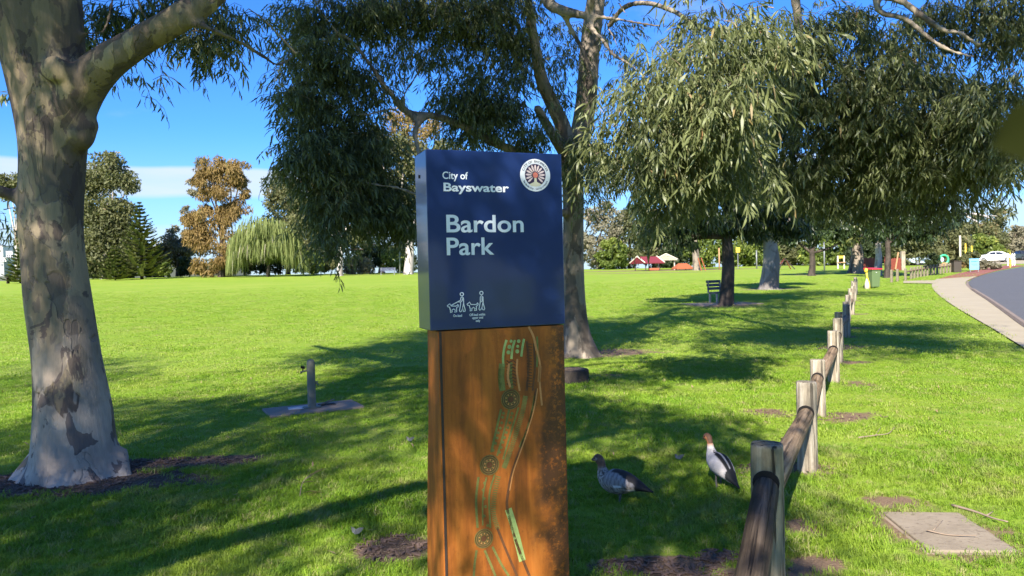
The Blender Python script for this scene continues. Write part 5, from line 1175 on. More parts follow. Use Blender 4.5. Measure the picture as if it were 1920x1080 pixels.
far_tree('olive gum rising behind the pale green weeping tree', 540, 112, 8, 440, [(530, 400, 40, 44, .5), (560, 370, 44, 40, .55), (500, 440, 40, 36, .45), (450, 470, 40, 36, .45), (570, 450, 44, 44, .45), (520, 350, 30, 30, .55)], 7000, .5, .19, m_l_olive, m_bark_dark, .45, subr=.46, sub=12)
far_tree('dense green tree filling the gap between the big left trunk and the tiered pine', 180, 116, 8, 450, [(170, 440, 44, 50, .45), (210, 450, 44, 44, .45), (250, 470, 40, 36, .4), (190, 490, 60, 30, .4), (160, 380, 34, 40, .5)], 6000, .5, .2, m_l_olive, m_bark_dark, .45, subr=.46, sub=12)
far_tree('long dark scrub under and behind the weeping tree', 500, 113, 4, 495, [(x_, 500, 26, 16, .4) for x_ in range(400, 620, 26)] + [(x_, 488, 26, 18, .45) for x_ in range(440, 620, 30)], 4200, .5, .2, m_l_deep, name='shrub', cat='shrub', trunk=False)
# tiered pines
def tier_pine(label, px, d, top_py, half_px, n_tier, seed, lit=.5):
    n_tier = int(n_tier * 1.35)
    r0 = random.Random(seed); base = onground(px, d); root = thing('pine_tree', label, 'tree', tuple(base)); H = (pix(px, top_py, d) - base)[2]; Rm = half_px * d / FPX
    q = MB(); q.tube([(0, 0, -.1), (0, 0, H * .5), (0, 0, H)], [H * .022, H * .014, .02], 8); V = []; F3 = []; T_ = []
    for i in range(n_tier):
        t = i / (n_tier - 1); z = H * (.06 + .92 * t); rr_ = Rm * (1 - t) ** .85 + .12; nb = 9 if t < .7 else 6; ph = r0.uniform(0, 6)
        for k in range(nb):
            az = ph + 6.283 * k / nb + r0.uniform(-.25, .25); rl = rr_ * r0.uniform(.8, 1.1); dx, dy = math.cos(az), math.sin(az)
            br = [np.array([dx * rl * s, dy * rl * s, z - .06 * rl * math.sin(s * 3.0) + .20 * rl * s * s]) for s in np.linspace(0, 1, 7)]
            if k % 2 == 0: q.tube(br, np.linspace(.05, .015, 7), 4, False)
            for s in np.linspace(.12, 1, 16):
                p = np.array([dx * rl * s, dy * rl * s, z - .06 * rl * math.sin(s * 3.0) + .20 * rl * s * s]); tt = min(1, max(0, .5 + r0.gauss(0, .2)))
                for sd_ in (-1, 1):
                    ln = (.30 + .35 * (1 - s)) * (1 - .5 * t) * r0.uniform(.7, 1.2); sid = np.array([-dy, dx, 0]) * sd_; e_ = p + sid * ln * .8 + np.array([dx, dy, 0]) * ln * .45 + np.array([0, 0, r0.uniform(-.02, .16)])
                    up = np.array([0, 0, .09]) + np.array([dx, dy, 0]) * .05; kk_ = len(V); V += [p - up, p + up, e_ + up * .4, e_ - up * .6]; F3 += [(kk_, kk_ + 1, kk_ + 2), (kk_, kk_ + 2, kk_ + 3)]; T_ += [tt] * 4
    q.build('trunk', m_bark_dark, root, smooth=True, kind=None); fast_mesh('foliage', np.array(V), np.array(F3), m_l_pine, root, T_)
tier_pine('dark tiered pine tree with upturned branches left of the golden sheoak', 266, 97, 378, 56, 17, 3)
tier_pine('young lime green pine with spreading tiers beside the far pale buildings', 42, 92, 455, 32, 9, 5)
tier_pine('low lime green pine in front of the dark tiered pine', 216, 95, 462, 30, 8, 8)
for i, (px, py, rx, ry, leaf, lab, n) in enumerate(((182, 506, 30, 16, m_l_deep, 'dark low shrub beside the big left trunk', 900), (236, 510, 26, 12, m_l_green, 'yellow green low shrub in front of the dark tiered pine', 700), (288, 508, 20, 14, m_l_deep, 'dark low shrub under the right side of the tiered pine', 700), (345, 500, 18, 18, m_l_deep, 'dark round shrub under the round grey olive tree', 900), (308, 505, 14, 14, m_l_green, 'small lime shrub right of the dark tiered pine', 700), (385, 508, 14, 10, m_l_grey, 'grey green shrub below the golden sheoak', 600), (425, 505, 20, 12, m_l_deep, 'dark low shrub between the golden sheoak and the weeping tree', 800),
    (580, 490, 26, 26, m_l_green, 'bright green shrub right of the weeping tree', 1400), (612, 495, 18, 18, m_l_olive, 'olive shrub beside the left white trunked gum', 900), (672, 498, 30, 20, m_l_grey, 'brown grey scrub between the two white trunked gums', 1400), (740, 490, 26, 24, m_l_green, 'rounded green shrub behind the park bench', 1300), (700, 478, 34, 26, m_l_deep, 'dark scrub behind the park bench', 1500))):
    far_tree(lab, px, 104 + (i % 3) * 2, 3, py, [(px, py, rx, ry, .5), (px + rx * .4, py + ry * .2, rx * .6, ry * .8, .45), (px - rx * .5, py + ry * .3, rx * .6, ry * .7, .5)], n, .42, .17, leaf, droop=.3, name='shrub', cat='shrub', trunk=False)
# white trunked gums at the far side of the oval, with the trees behind them
far_tree('left of the two white trunked gums at the far side of the oval', 637, 95, 10, 440, [(600, 390, 46, 40, .5), (650, 380, 46, 44, .5), (690, 400, 34, 34, .5), (620, 340, 40, 34, .55), (570, 420, 34, 30, .45), (665, 440, 26, 18, .4), (600, 445, 30, 18, .4)], 6000, .5, .17, m_l_olive, m_bark_pale, .5)
far_tree('right of the two white trunked gums, next to the edge of the sign', 766, 96, 16, 430, [(740, 350, 44, 60, .6), (790, 330, 50, 60, .6), (760, 280, 50, 50, .65), (720, 400, 34, 34, .5), (700, 330, 36, 40, .6), (820, 400, 40, 60, .5), (690, 270, 40, 40, .65), (830, 290, 40, 40, .65)], 9500, .5, .17, m_l_olive, m_bark_pale, .5)
far_tree('golden tinged gum showing through the branches left of the sign', 690, 122, 8, 400, [(680, 300, 50, 50, .6), (640, 280, 40, 40, .6), (740, 250, 50, 50, .65), (790, 240, 40, 40, .65), (690, 380, 50, 50, .5)], 6000, .6, .18, m_l_gold, m_bark_dark, .5)
far_tree('broad dark tree closing the view behind the bench', 715, 126, 10, 460, [(600, 470, 60, 40, .4), (680, 460, 60, 46, .4), (760, 465, 60, 44, .4), (840, 470, 60, 40, .4), (920, 460, 60, 46, .45), (1010, 465, 60, 44, .45)], 9000, .6, .24, m_l_deep, m_bark_dark, .3)
# scrub beyond the playground
k = 0
for px, top, wd, leaf, lab in ((1125, 385, 44, m_l_grey, 'pale grey olive tree right of the sign beyond the lawn'), (1180, 400, 44, m_l_olive, 'olive tree behind the red roofed shelter'), (1235, 420, 40, m_l_grey, 'pinkish grey tree behind the small gabled roof'), (1150, 455, 26, m_l_green, 'yellow green bush left of the red roofed shelter'), (1330, 430, 46, m_l_green, 'bright yellow green tree behind the dark trunk'), (1400, 440, 44, m_l_green, 'bright green tree left of the thick white trunk'), (1470, 445, 40, m_l_olive, 'olive tree behind the swing frame'), (1560, 430, 50, m_l_green, 'yellow green tree left of the red play fort'), (1270, 440, 34, m_l_deep, 'dark tree left of the leaning trunk')):
    k += 1; top -= 14; wd *= 1.2; d = 104 + 3 * (k % 4); mid = (top + 508) / 2; hh_ = (508 - top) / 2
    far_tree(lab, px, d, 5, mid, [(px, mid, wd * .8, hh_ * .9, .5), (px - wd * .5, mid + hh_ * .3, wd * .6, hh_ * .6, .5), (px + wd * .5, mid + hh_ * .25, wd * .6, hh_ * .65, .55), (px + wd * .1, top + hh_ * .5, wd * .55, hh_ * .5, .6), (px - wd * .2, mid + hh_ * .6, wd * .7, hh_ * .4, .4)], 3400, .5, .20, leaf, m_bark_dark, .35)
# trees over the lawn to the right
def park_tree(label, px, d, tw, fork, clumps, n, L, w, leaf, barkm, droop=.8, lean=0, **kw):
    return far_tree(label, px, d, tw, fork, clumps, n, L, w, leaf, barkm, droop, lean=lean, subr=.30, sub=14, **kw)
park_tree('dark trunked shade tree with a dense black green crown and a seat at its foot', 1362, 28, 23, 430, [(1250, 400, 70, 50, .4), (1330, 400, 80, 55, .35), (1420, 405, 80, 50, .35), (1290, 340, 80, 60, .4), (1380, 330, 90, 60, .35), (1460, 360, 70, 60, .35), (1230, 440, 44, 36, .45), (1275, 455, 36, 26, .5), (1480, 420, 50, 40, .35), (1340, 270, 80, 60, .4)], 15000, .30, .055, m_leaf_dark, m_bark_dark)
park_tree('thick white trunked gum on the lawn right of the dark trunked tree', 1442, 40, 30, 440, [(1420, 420, 50, 40, .35), (1470, 415, 50, 40, .35), (1450, 360, 70, 50, .35), (1500, 380, 50, 50, .35), (1400, 380, 40, 40, .3), (1450, 225, 70, 50, .35, -8), (1430, 270, 60, 40, .35, -6), (1480, 200, 60, 50, .35, -9)], 12000, .32, .07, m_leaf_dark, m_bark_shade)  # forward clumps added to shade the trunk
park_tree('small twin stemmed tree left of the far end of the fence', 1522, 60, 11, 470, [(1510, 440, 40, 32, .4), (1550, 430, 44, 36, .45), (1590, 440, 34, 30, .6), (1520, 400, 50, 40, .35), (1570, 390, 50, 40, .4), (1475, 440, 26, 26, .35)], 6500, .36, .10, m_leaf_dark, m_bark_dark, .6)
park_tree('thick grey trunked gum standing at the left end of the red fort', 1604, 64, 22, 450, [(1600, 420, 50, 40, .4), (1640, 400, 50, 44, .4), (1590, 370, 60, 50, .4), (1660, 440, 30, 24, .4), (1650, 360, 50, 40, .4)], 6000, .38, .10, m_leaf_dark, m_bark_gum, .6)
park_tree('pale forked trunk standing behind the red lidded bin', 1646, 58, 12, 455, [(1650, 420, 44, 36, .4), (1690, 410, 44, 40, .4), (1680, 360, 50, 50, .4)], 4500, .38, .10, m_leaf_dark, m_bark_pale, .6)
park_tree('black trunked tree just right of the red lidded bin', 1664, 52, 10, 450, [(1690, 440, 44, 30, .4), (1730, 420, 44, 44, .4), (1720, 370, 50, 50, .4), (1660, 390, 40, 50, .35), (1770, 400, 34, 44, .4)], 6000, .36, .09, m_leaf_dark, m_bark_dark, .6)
far_tree('grey trunked gum leaning left behind the orange play roof', 1306, 88, 12, 430, [(1300, 420, 40, 30, .4), (1280, 400, 30, 30, .4), (1330, 410, 30, 26, .4)], 2200, .45, .13, m_leaf_dark, m_bark_gum, .5, lean=-8)
for px, d, wd, ty, leaf, lab in ((1720, 92, 50, 425, m_l_olive, 'olive tree behind the far row of bollards'), (1775, 96, 46, 410, m_l_olive, 'broad olive tree left of the tall yellow pole'), (1830, 110, 56, 395, m_l_olive, 'tall olive gum above the blue sign'), (1880, 118, 50, 380, m_l_olive, 'olive gum above the white car'), (1790, 100, 30, 450, m_l_green, 'bright bush behind the tall yellow pole'), (1850, 104, 40, 430, m_l_green, 'yellow green bush behind the white car'), (1915, 112, 34, 420, m_l_grey, 'bare grey branched tree at the right edge above the road'), (1690, 96, 40, 440, m_l_deep, 'dark tree behind the red fort'), (1630, 100, 44, 430, m_l_deep, 'dark tree showing above the red fort')):
    mid = (ty + 500) / 2; hh_ = (500 - ty) / 2
    far_tree(lab, px, d, 4, mid, [(px, mid, wd * .8, hh_ * .9, .5), (px - wd * .5, mid + hh_ * .3, wd * .6, hh_ * .6, .45), (px + wd * .5, mid + hh_ * .25, wd * .6, hh_ * .65, .55), (px, ty + hh_ * .5, wd * .6, hh_ * .5, .6)], 3200, .46, .19, leaf, m_bark_dark, .35)
g0 = None
for px, py, d, rx, ry, leaf, lab, n in ((1748, 490, 62, 13, 16, m_l_deep, 'dark bush behind the end of the far bollard row', 900), (1810, 491, 64, 16, 13, m_l_olive, 'grey olive bush left of the blue sign', 900), (1852, 497, 66, 24, 8, m_l_grey, 'low grey scrub right of the blue sign', 800), (1800, 497, 63, 10, 6, m_l_gold, 'small rusty plant at the foot of the bush by the blue sign', 400), (1822, 480, 76, 14, 10, m_l_olive, 'bush partly hiding the white car', 600)):
    far_tree(lab, px, d, 3, py, [(px, py, rx, ry, .45), (px + rx * .5, py + ry * .3, rx * .6, ry * .7, .5), (px - rx * .5, py + ry * .3, rx * .6, ry * .7, .5)], n, .26, .10, leaf, droop=.3, name='shrub', cat='shrub', trunk=False)
# dead bleached branch on the right
base = onground(1790, 58); root = thing('dead_branch', 'bleached bare dead branch sticking out right above the path', 'branch', tuple(base))
q = MB(); z0 = lambda a, b_, d=58: tuple(pix(a, b_, d) - base)
for p, r_ in (([z0(1700, 420), z0(1760, 408), z0(1805, 402), z0(1835, 402), z0(1862, 411)], .14), ([z0(1805, 402), z0(1825, 412), z0(1840, 420)], .08), ([z0(1835, 402), z0(1850, 404), z0(1870, 405)], .05), ([z0(1800, 404), z0(1812, 392), z0(1822, 396)], .06)): q.tube(spline(p, 4), np.linspace(r_, r_ * .4, len(spline(p, 4))), 6)
q.build('limb', m_bark_pale, root, smooth=True)

# ------------------------------------------------------------------ furniture and vehicles in the distance
red = simple('red_paint', (0.19, 0.042, 0.026), .6, var=.2); orange = simple('orange_paint', (0.32, 0.09, 0.035), .6); crimson = simple('crimson_roof', (0.19, 0.03, 0.035), .6); cream = simple('cream_paint', (0.62, 0.55, 0.42), .6)
timber = simple('warm_timber', (0.38, 0.22, 0.11), .75, var=.25); yellow = simple('yellow_paint', (0.75, 0.52, 0.05), .5); whitep = simple('white_paint', (0.75, 0.75, 0.73), .5); navy = simple('bench_navy', (0.035, 0.045, 0.085), .6); grey = simple('grey_steel', (0.22, 0.23, 0.23), .5, .3); binG = simple('bin_green', (0.105, 0.155, 0.065), .5, var=.08, spec=.35); binR = simple('bin_red_lid', (0.56, 0.035, 0.045), .45, var=.06); black = simple('black_rubber', (0.02, 0.02, 0.02), .7); brownb = simple('brown_bin', (0.055, 0.045, 0.035), .7); bluep = simple('sign_blue', (0.17, 0.40, 0.56), .5, var=.06); bluedk = simple('sign_blue_print', (0.06, 0.20, 0.33), .5)
glass = simple('dark_glass', (0.02, 0.024, 0.028), .08, 0, .05, spec=.8)
# wheelie bin
B = onground(1637, 38.5); wb = thing('wheelie_bin', 'green wheelie bin with a bright red lid at the end of the log fence', 'bin', tuple(B), R(12))
q = MB(); q.box((0, 0, .52), (.52, .60, .90), taper=1.0); v = q.v
q.v = [(x * (1.0 if z > .5 else .82), y * (1.0 if z > .5 else .80), z) for x, y, z in q.v]; q.build('body', binG, wb, bevel=.03)
q = MB(); q.box((0, 0, .955), (.60, .66, .035)); q.build('rim', binG, wb, bevel=.01)
q = MB(); q.box((0, -.01, 1.0), (.62, .70, .055)); q.v = [(x, y, z + (.05 if (z > 1.0 and y > 0) else 0)) for x, y, z in q.v]; q.build('lid', binR, wb, bevel=.02)
for s in (-1, 1):
    q = MB(); q.lathe([(.02, -.03), (.1, -.03), (.1, .03), (.02, .03)], 16); w_ = q.build('wheel', black, wb); w_.rotation_euler = (0, math.pi / 2, 0); w_.location = (s * .25, .27, .10)
q = MB(); q.tube([(-.22, .36, .94), (.22, .36, .94)], [.018, .018], 8); q.build('handle', binG, wb)
q = MB(); q.box((-.02, -.302, .83), (.04, .008, .03)); q.build('sticker', whitep, wb)
# yellow and white hydrant marker sheet by the bin
B = onground(1627, 37.6); hy = thing('marker_post', 'yellow marker post with a pale wrapped foot left of the wheelie bin', 'post', tuple(B))
q = MB(); q.tube([(-.05, 0, .95), (-.02, 0, .62), (.06, 0, .35), (.10, 0, .0)], [.05, .045, .05, .05], 8); q.tube([(-.08, 0, .88), (-.05, 0, 1.06)], [.09, .07], 8); q.build('pole', yellow, hy, smooth=True)
q = MB(); q.lathe([(.13, 0), (.11, .25), (.06, .45), (.04, .55)], 10, (-.02, .02, 0)); q.build('wrap', cream, hy, smooth=True)
# far row of bollards with a low rail (a second fence)
ends = [onground(1672, 46), onground(1697, 45), onground(1712, 47.5), onground(1790, 61)]
f2 = thing('bollard_fence', 'far low fence of short grey posts and a rusty rail beyond the bin', 'fence', tuple(ends[0]))
pts = [onground(1672, 44.6), onground(1683, 45.6), onground(1698, 47)] + [onground(1698 + (1788 - 1698) * t, 47 + 15 * t ** .9) for t in np.linspace(.12, 1, 14)]
for i, p in enumerate(pts):
    q = MB(); hgt = .78; q.tube([(0, 0, -.05), (0, 0, hgt - .03), (0, 0, hgt)], [.085, .082, .06], 8); o = q.build('post', m_post_old, f2); o.location = p - ends[0]
for i in range(2, len(pts) - 1):
    q = MB(); q.tube([pts[i] - ends[0] + (0, 0, .55), pts[i + 1] - ends[0] + (0, 0, .55)], [.055, .055], 7); q.build('rail', m_rail, f2)
# brown bin, blue sign
B = onground(1793, 61); t = thing('litter_bin', 'dark brown square litter bin left of the blue sign', 'bin', tuple(B)); q = MB(); q.box((0, 0, .45), (.62, .5, .9)); q.build('body', brownb, t, bevel=.02); q = MB(); q.box((0, 0, .93), (.70, .58, .06)); q.build('top', m_bark_dark, t, bevel=.02)
B = onground(1827, 60); t = thing('information_sign', 'light blue notice board beside the red brick crossing', 'sign', tuple(B), R(-8)); q = MB(); q.box((0, 0, .64), (.72, .06, .86)); q.build('board', bluep, t, bevel=.01)
q = MB(); q.box((0, -.034, .88), (.50, .006, .07)); q.box((-.02, -.034, .66), (.46, .006, .025)); q.box((.06, -.034, .56), (.36, .006, .02)); q.box((0.2, -.034, .34), (.18, .006, .02)); q.build('print', bluedk, t)
q = MB(); q.box((0, .02, 1.09), (.76, .09, .05)); q.build('cap', bluep, t)
for s in (-1, 1): q = MB(); q.box((s * .30, 0, .1), (.05, .05, .24)); q.build('leg', grey, t)
# poles
for nm, px, d, ty, r_, mt, lab, cat in (('timber_pole', 1801, 78, 443, .11, cream, 'tall pale timber pole left of the two yellow poles', 'pole'), ('yellow_pole', 1811, 86, 458, .09, yellow, 'taller yellow pole behind the blue sign', 'pole'), ('yellow_pole', 1822.5, 90, 462, .08, yellow, 'shorter yellow pole just above the blue sign', 'pole'),
    ('light_pole', 1546, 76, 455, .08, grey, 'thin grey light pole left of the big grey trunk', 'pole'), ('timber_pole', 1349, 90, 466, .10, timber, 'orange brown timber pole just left of the dark trunk', 'pole'), ('light_pole', 750, 101, 440, .10, grey, 'grey lamp pole between the bench and the white trunked gum', 'pole'), ('timber_pole', 1419, 92, 470, .09, grey, 'grey pole left of the thick white trunk', 'pole')):
    B = onground(px, d); hh_ = pix(px, ty, d)[2] - B[2]; t = thing(nm, lab, cat, tuple(B), 0, 'poles standing about the park'); q = MB(); q.tube([(0, 0, -.05), (0, 0, hh_ * .5), (0, 0, hh_)], [r_, r_ * .9, r_ * .8], 10); q.build('shaft', mt, t, smooth=True); q = MB(); q.lathe([(r_ * .9, 0), (r_ * .9, .04), (r_ * .3, .09)], 10, (0, 0, hh_)); q.build('cap', mt, t)
for nm, px, d, ty, mt, lab in (('bollard', 1890, 78, 475, whitep, 'left white bollard beside the yellow bollard'), ('bollard', 1898.5, 78, 475, whitep, 'middle white bollard right of the yellow bollard'), ('bollard', 1902.5, 79, 475, whitep, 'right white bollard nearest the dark car'), ('bollard', 1894.5, 72, 474, yellow, 'yellow bollard on the red paving')):
    B = onground(px, d); hh_ = max(.9, pix(px, ty, d)[2] - B[2]); t = thing(nm, lab, 'bollard', tuple(B), 0, 'bollards by the red paving'); q = MB(); q.lathe([(.06, 0), (.06, hh_ - .04), (.04, hh_)], 12); q.build('shaft', mt, t, smooth=False); q = MB(); q.lathe([(.064, 0), (.064, .12)], 12, (0, 0, hh_ * .7)); q.build('band', whitep if mt is yellow else grey, t)
# cars
def car(label, loc, rz, paint, sc=1.0):
    t = thing('parked_car', label, 'car', tuple(loc), rz, 'cars parked beyond the crossing')
    prof = [(-2.2, .38), (-2.25, .62), (-2.15, .88), (-1.5, .96), (-1.05, 1.02), (-.45, 1.40), (.35, 1.45), (.95, 1.36), (1.65, 1.0), (2.1, .93), (2.25, .70), (2.2, .40), (1.75, .26), (-1.75, .26)]
    lv = []; q = MB(); V = []; Fc = []; n = len(prof); ys = [-.86, -.80, -.4, .4, .80, .86]
    for y in ys:
        for x, z in prof:
            e_ = max(0, (z - .95)) * .42; yy = y * (1 - e_); V.append((x * (1 if abs(y) < .84 else .985), yy, z if abs(y) < .84 else .26 + (z - .26) * .985))
    for i in range(len(ys) - 1):
        for k in range(n): Fc.append((i * n + k, i * n + (k + 1) % n, (i + 1) * n + (k + 1) % n, (i + 1) * n + k))
    Fc += [tuple(range(n - 1, -1, -1)), tuple((len(ys) - 1) * n + k for k in range(n))]
    q.add(V, Fc); q.build('body', paint, t, smooth=False, bevel=.05, seg=2)
    for s in (-1, 1):
        for poly in ([(-.95, 1.02), (-.42, 1.34), (.02, 1.37), (.02, 1.02)], [(.10, 1.02), (.10, 1.37), (.62, 1.34), (1.12, 1.04)]):
            q = MB(); yb = lambda z: s * (.86 * (1 - max(0, z - .95) * .42) + .004)
            q.add([(x, yb(z), z) for x, z in poly] + [(x, yb(z) - s * .02, z) for x, z in poly], [(0, 1, 2, 3), (7, 6, 5, 4), (0, 4, 5, 1), (1, 5, 6, 2), (2, 6, 7, 3), (3, 7, 4, 0)]); q.build('window', glass, t)
        for x in (-1.38, 1.38):
            q = MB(); q.lathe([(.20, -.10), (.32, -.10), (.335, -.06), (.335, .06), (.32, .10), (.20, .10)], 22); w_ = q.build('wheel', black, t); w_.rotation_euler = (math.pi / 2, 0, 0); w_.location = (x, s * .78, .33)
            q = MB(); q.lathe([(.02, -.105), (.21, -.105), (.21, .105), (.02, .105)], 14); q.build('rim', grey, w_)
        q = MB(); q.box((-2.18, s * .6, .74), (.12, .36, .12)); q.build('headlight', whitep, t, bevel=.02); q = MB(); q.box((2.17, s * .62, .80), (.14, .30, .13)); q.build('tail_light', red, t, bevel=.02)
    for poly in ([(-1.02, 1.03), (-.50, 1.37)], [(1.02, 1.33), (1.58, 1.03)]):
        (x0, z0_), (x1, z1) = poly; q = MB(); q.add([(x0, -.74, z0_ + .012), (x0, .74, z0_ + .012), (x1, .62, z1 + .012), (x1, -.62, z1 + .012)], [(0, 1, 2, 3)]); q.build('windscreen', glass, t)
    return t
carpaint = simple('white_car_paint', (0.78, 0.78, 0.78), .25, var=.02, coat=.6); carblue = simple('pale_blue_car_paint', (0.42, 0.50, 0.60), .25, var=.02, coat=.6); cardark = simple('dark_car_paint', (0.035, 0.04, 0.055), .25, var=.05, coat=.6)
car('white sedan parked beyond the red brick crossing', onground(1862, 98), R(-14), carpaint)
car('pale blue car half hidden behind the far bollards', onground(1731, 92), R(8), carblue)
car('dark car at the right edge beyond the white bollards', onground(1921, 108), R(80), cardark)
# playground: red roofed shelter, gabled shelter, orange roof, red fort, swing, frame
def shelter(label, px, d, w_, dep, eave, ridge, roofm, rz, name='park_shelter', hip=False):
    B = onground(px, d); t = thing(name, label, 'shelter', tuple(B), rz); q = MB(); o_ = .25
    k = w_ * .25 if hip else 0
    q.add([(-w_ / 2, -dep / 2, eave), (w_ / 2, -dep / 2, eave), (w_ / 2, dep / 2, eave), (-w_ / 2, dep / 2, eave), (-w_ / 2 + k, 0, ridge), (w_ / 2 - k, 0, ridge)] + [(x, y, z - .1) for x, y, z in [(-w_ / 2, -dep / 2, eave), (w_ / 2, -dep / 2, eave), (w_ / 2, dep / 2, eave), (-w_ / 2, dep / 2, eave), (-w_ / 2 + k, 0, ridge), (w_ / 2 - k, 0, ridge)]], [(0, 1, 5, 4), (2, 3, 4, 5), (0, 4, 3), (1, 2, 5), (6, 10, 11, 7), (8, 11, 10, 9), (6, 9, 10), (7, 11, 8), (0, 6, 7, 1), (2, 8, 9, 3), (1, 7, 8, 2), (3, 9, 6, 0)])
    q.build('roof', roofm, t)
    for sx_ in (-1, 1):
        q = MB()
        for sy_ in (-1, 1): 
            if not hip: q.tube([(sx_ * (w_ / 2 + .03), sy_ * (dep / 2 + .02), eave + .02), (sx_ * (w_ / 2 + .03), 0, ridge + .04)], [.07, .07], 6)
        if q.v: q.build('barge_board', cream, t)
        for sy_ in (-1, 1): q = MB(); q.tube([(sx_ * (w_ / 2 - .5), sy_ * (dep / 2 - .4), -.05), (sx_ * (w_ / 2 - .5), sy_ * (dep / 2 - .4), eave + .1)], [.07, .07], 8); q.build('post', m_bark_dark if roofm is crimson else cream, t)
    return t
shelter('crimson roofed picnic shelter beyond the lawn right of the sign', 1214, 92, 3.4, 2.6, .95, 1.75, crimson, R(35), hip=False)
shelter('small cream gabled shelter right of the crimson roofed shelter', 1250, 94, 1.8, 2.8, 1.3, 2.0, cream, R(75))
t = shelter('low orange play roof near the leaning grey trunk', 1280, 90, 2.2, 1.8, .25, .85, orange, R(10), 'play_shelter', True)
B = onground(1226, 91); t = thing('play_mat_edge', 'low orange play platform under the crimson shelter', 'platform', tuple(B)); q = MB(); q.box((0, 0, .2), (1.2, .8, .25)); q.build('deck', orange, t, bevel=.02); q = MB(); q.box((0, 0, .04), (1.0, .6, .1)); q.build('base', timber, t)
# red fort: slatted walls built board by board
B = onground(1594, 70); ft = thing('play_fort', 'long red boarded play fort behind the bin and tree trunks', 'play fort', tuple(B)); wd_ = (pix(1690, 500, 70) - pix(1590, 500, 70))[0]
nb = 34
for i in range(nb):
    x = (i + .5) * wd_ / nb
    if 17 < i < 22: continue
    hgt = (1.25 if i < 18 else 1.15) + .05 * math.sin(i * 2.1) + (.18 if i in (0, 17, 22, 33) else 0); q = MB(); q.box((x, rng.normal(0, .01), hgt / 2), (wd_ / nb * .86, .05, hgt)); q.build('board', red, ft)
for z in (.35, .95): q = MB(); q.box((wd_ * .26, .06, z), (wd_ * .52, .06, .1)); q.build('rail', red, ft); q = MB(); q.box((wd_ * .82, .06, z), (wd_ * .35, .06, .1)); q.build('rail', red, ft)
q = MB(); q.tube([(wd_ * .82, -.3, .1), (wd_ * .90, -.1, 1.7)], [.07, .07], 6); q.build('leaning_pole', timber, ft)
q = MB(); q.box((wd_ * .99, 0, .9), (.35, .3, 1.8)); q.build('post', m_post, ft)
B = onground(1577, 82); t = thing('play_tower', 'small cream play tower left of the big grey trunk', 'play tower', tuple(B))
for sx_ in (-1, 1): q = MB(); q.box((sx_ * .35, 0, .7), (.12, .12, 1.5)); q.build('post', cream, t)
q = MB(); q.box((0, 0, .7), (.8, .5, .08)); q.build('deck', timber, t); q = MB(); q.box((0, 0, 1.3), (.6, .1, .25)); q.build('panel', yellow, t)
B = onground(1472, 84); t = thing('swing_frame', 'small dark red swing frame right of the thick white trunk', 'swing', tuple(B))
for s in (-1, 1): q = MB(); q.tube([(-.9, s * .6, 0), (0, 0, 1.25), (.9, s * .6, 0)], [.06, .06, .06], 7); q.build('frame', m_seam if s < 0 else red, t)
q = MB(); q.box((0, 0, .45), (.5, .2, .05)); q.build('seat', black, t)
B = onground(1384, 92); t = thing('playground_sign', 'small yellow sign on a pole left of the thick white trunk', 'sign', tuple(B)); q = MB(); q.tube([(0, 0, 0), (0, 0, 2.6)], [.05, .05], 8); q.build('pole', grey, t); q = MB(); q.box((0, -.07, 2.35), (.5, .04, .6)); q.build('plate', yellow, t)
B = onground(1300, 86); 
B = onground(1312, 86); t = thing('slide_frame', 'orange slanting play frame leaning beside the grey trunk', 'play frame', tuple(B))
for s in (0, 1): q = MB(); q.tube([(.2 + s * .5, 0, 0), (-.15 + s * .35, 0, 1.5)], [.06, .06], 6); q.build('bar', orange, t)
B = onground(1770, 84); t = thing('play_tunnel', 'green round play tunnel behind the far bollards', 'tunnel', tuple(B)); q = MB(); q.tube([(.5 * math.cos(a), 0, .75 + .5 * math.sin(a)) for a in np.linspace(0, 6.283, 25)], [.12] * 25, 8, False); q.build('rim', simple('play_green', (0.05, 0.42, 0.20), .5), t, smooth=True); q = MB(); q.box((0, .1, .2), (.7, .5, .4)); q.build('base', timber, t)
# benches
def bench(label, px, d, rz, mt, w_=1.8, nm='park_bench'):
    B = onground(px, d); t = thing(nm, label, 'bench', tuple(B), rz)
    for k in range(3): q = MB(); q.box((0, -.16 + k * .15, .45), (w_, .12, .04)); q.build('seat_slat', mt, t)
    for k in range(3): q = MB(); q.box((0, .26 + k * .03, .60 + k * .14), (w_, .03, .11), 0, -.15); q.build('back_slat', mt, t)
    for s in (-1, 1): q = MB(); q.box((s * w_ * .42, -.15, .22), (.06, .06, .44)); q.box((s * w_ * .42, .2, .22), (.06, .06, .44)); q.box((s * w_ * .42, .02, .42), (.06, .4, .05)); q.box((s * w_ * .42, .28, .68), (.05, .05, .5)); q.build('leg', grey, t)
bench('navy park bench on the far grass between the white trunked gums', 727, 95, R(3), navy, 2.0)
bench('dark seat on a pale slab behind the dark tree trunk', 1350, 29.6, R(35), navy, .85)
B = onground(1338, 29); t = thing('seat_slab', 'pale concrete slab under the dark seat behind the dark trunk', 'slab', tuple(B), R(12)); q = MB(); q.box((.3, 0, .01), (2.6, 2.0, .06)); q.build('slab', m_slab, t, bevel=.01)
B = onground(27, 92); t = thing('picnic_table', 'dark picnic table at the far left edge of the oval', 'table', tuple(B)); q = MB(); q.box((0, 0, .75), (1.9, .7, .06)); q.build('top', m_bark_dark, t)
for s in (-1, 1): q = MB(); q.box((s * .8, 0, .36), (.08, .5, .73)); q.build('leg', m_bark_dark, t)
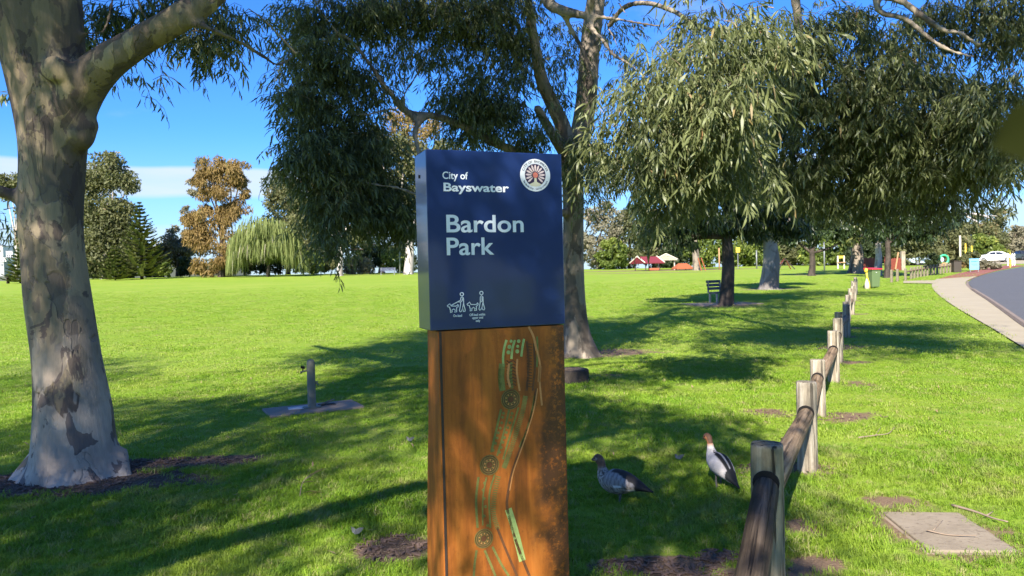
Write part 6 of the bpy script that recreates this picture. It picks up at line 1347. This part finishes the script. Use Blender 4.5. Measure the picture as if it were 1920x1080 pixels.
# hills and far pale buildings on the left
m_hill = leafmat('far_hill', (0.10, 0.11, 0.08), (0.16, 0.16, 0.11), None, 0, .9, .05)
V = []; Fc = []; xs_ = np.linspace(-900, 900, 90)
for i, x in enumerate(xs_): 
    hz = 3 + 3 * mnoise.noise((x * .008, 2, 1)) + (16 if x < -330 else 0); V += [(x, 640, -4), (x, 660, 2), (x, 720, hz), (x, 900, hz * 1.1)]
for i in range(89):
    for k in range(3): j = i * 4 + k; Fc.append((j, j + 4, j + 5, j + 1))
q = MB(); q.add(V, Fc); o = q.build('hills', m_hill, None, smooth=True); o['kind'] = 'structure'
m_far = simple('far_white_wall', (0.66, 0.64, 0.62), .8, var=.06, scale=.1); m_farp = simple('far_pink_wall', (0.50, 0.34, 0.31), .8, var=.06, scale=.1); m_farg = simple('far_grey_roof', (0.30, 0.30, 0.31), .8, var=.1, scale=.1); m_win = simple('far_window', (0.08, 0.09, 0.11), .3)
for px, py0, py1, w_, d, mt, lab in ((2, 482, 460, 5, 640, m_farp, 'pinkish far block of flats at the left edge'), (9, 482, 462, 5, 640, m_far, 'narrow white far building beside the pink block'), (17, 482, 462, 8, 650, m_far, 'tall white far building with small windows'), (30, 474, 464, 14, 660, m_far, 'long white far building near the left trunk'), (24, 490, 472, 12, 600, m_far, 'low white far building below the tall one'), (10, 494, 484, 16, 590, m_far, 'long pale far warehouse above the river bank'), (6, 503, 492, 16, 560, m_farg, 'wide grey roofed far warehouse lowest at the left edge')):
    a = pix(px, py0, d); b_ = pix(px, py1, d); W_ = w_ * d / FPX; t = thing('building', lab, 'building', (a[0], a[1], a[2]), 0, 'far pale buildings across the river'); hgt = b_[2] - a[2]
    q = MB(); q.box((0, 0, hgt / 2 - 3), (W_, 8, hgt + 6)); q.build('wall', mt, t); q = MB(); q.box((0, 0, hgt + .3), (W_ + .6, 8.6, .6)); q.build('roof', m_farg, t)
    for k in range(3): q = MB(); q.box((W_ * (-.3 + .3 * k), -4.05, hgt * .55), (W_ * .14, .12, hgt * .3)); q.build('window', m_win, t)
# trees behind the viewpoint that the gloss of the sign reflects
for x, y, h_, r_, lab in ((-9, -22, 9, 5, 'leafy tree well behind the viewpoint on the left'), (3, -27, 8, 5, 'leafy tree straight behind the viewpoint'), (15, -17, 9, 5.5, 'leafy tree behind the viewpoint on the right'), (27, -22, 10, 6, 'tall leafy tree far behind the viewpoint on the right'), (12, -9, 6, 2.6, 'small leafy tree close behind the viewpoint on the right')):
    t = thing('tree', lab, 'tree', (x, y, 0)); q = MB(); q.tube([(0, 0, -.1), (0, 0, h_ * .3), (.2, 0, h_ * .6)], [.4, .3, .2], 10); q.build('trunk', m_bark_gum, t, smooth=True)
    V2, F2, T2 = leaf_cloud([((rng.normal(0, r_ * .35), rng.normal(0, r_ * .3), h_ * rng.uniform(.4, .8)), np.array([r_ * .5, r_ * .5, r_ * .4]), .5) for _ in range(8)], 5000, .5, .22, .4); fast_mesh('foliage', V2, F2, m_l_olive, t, T2)
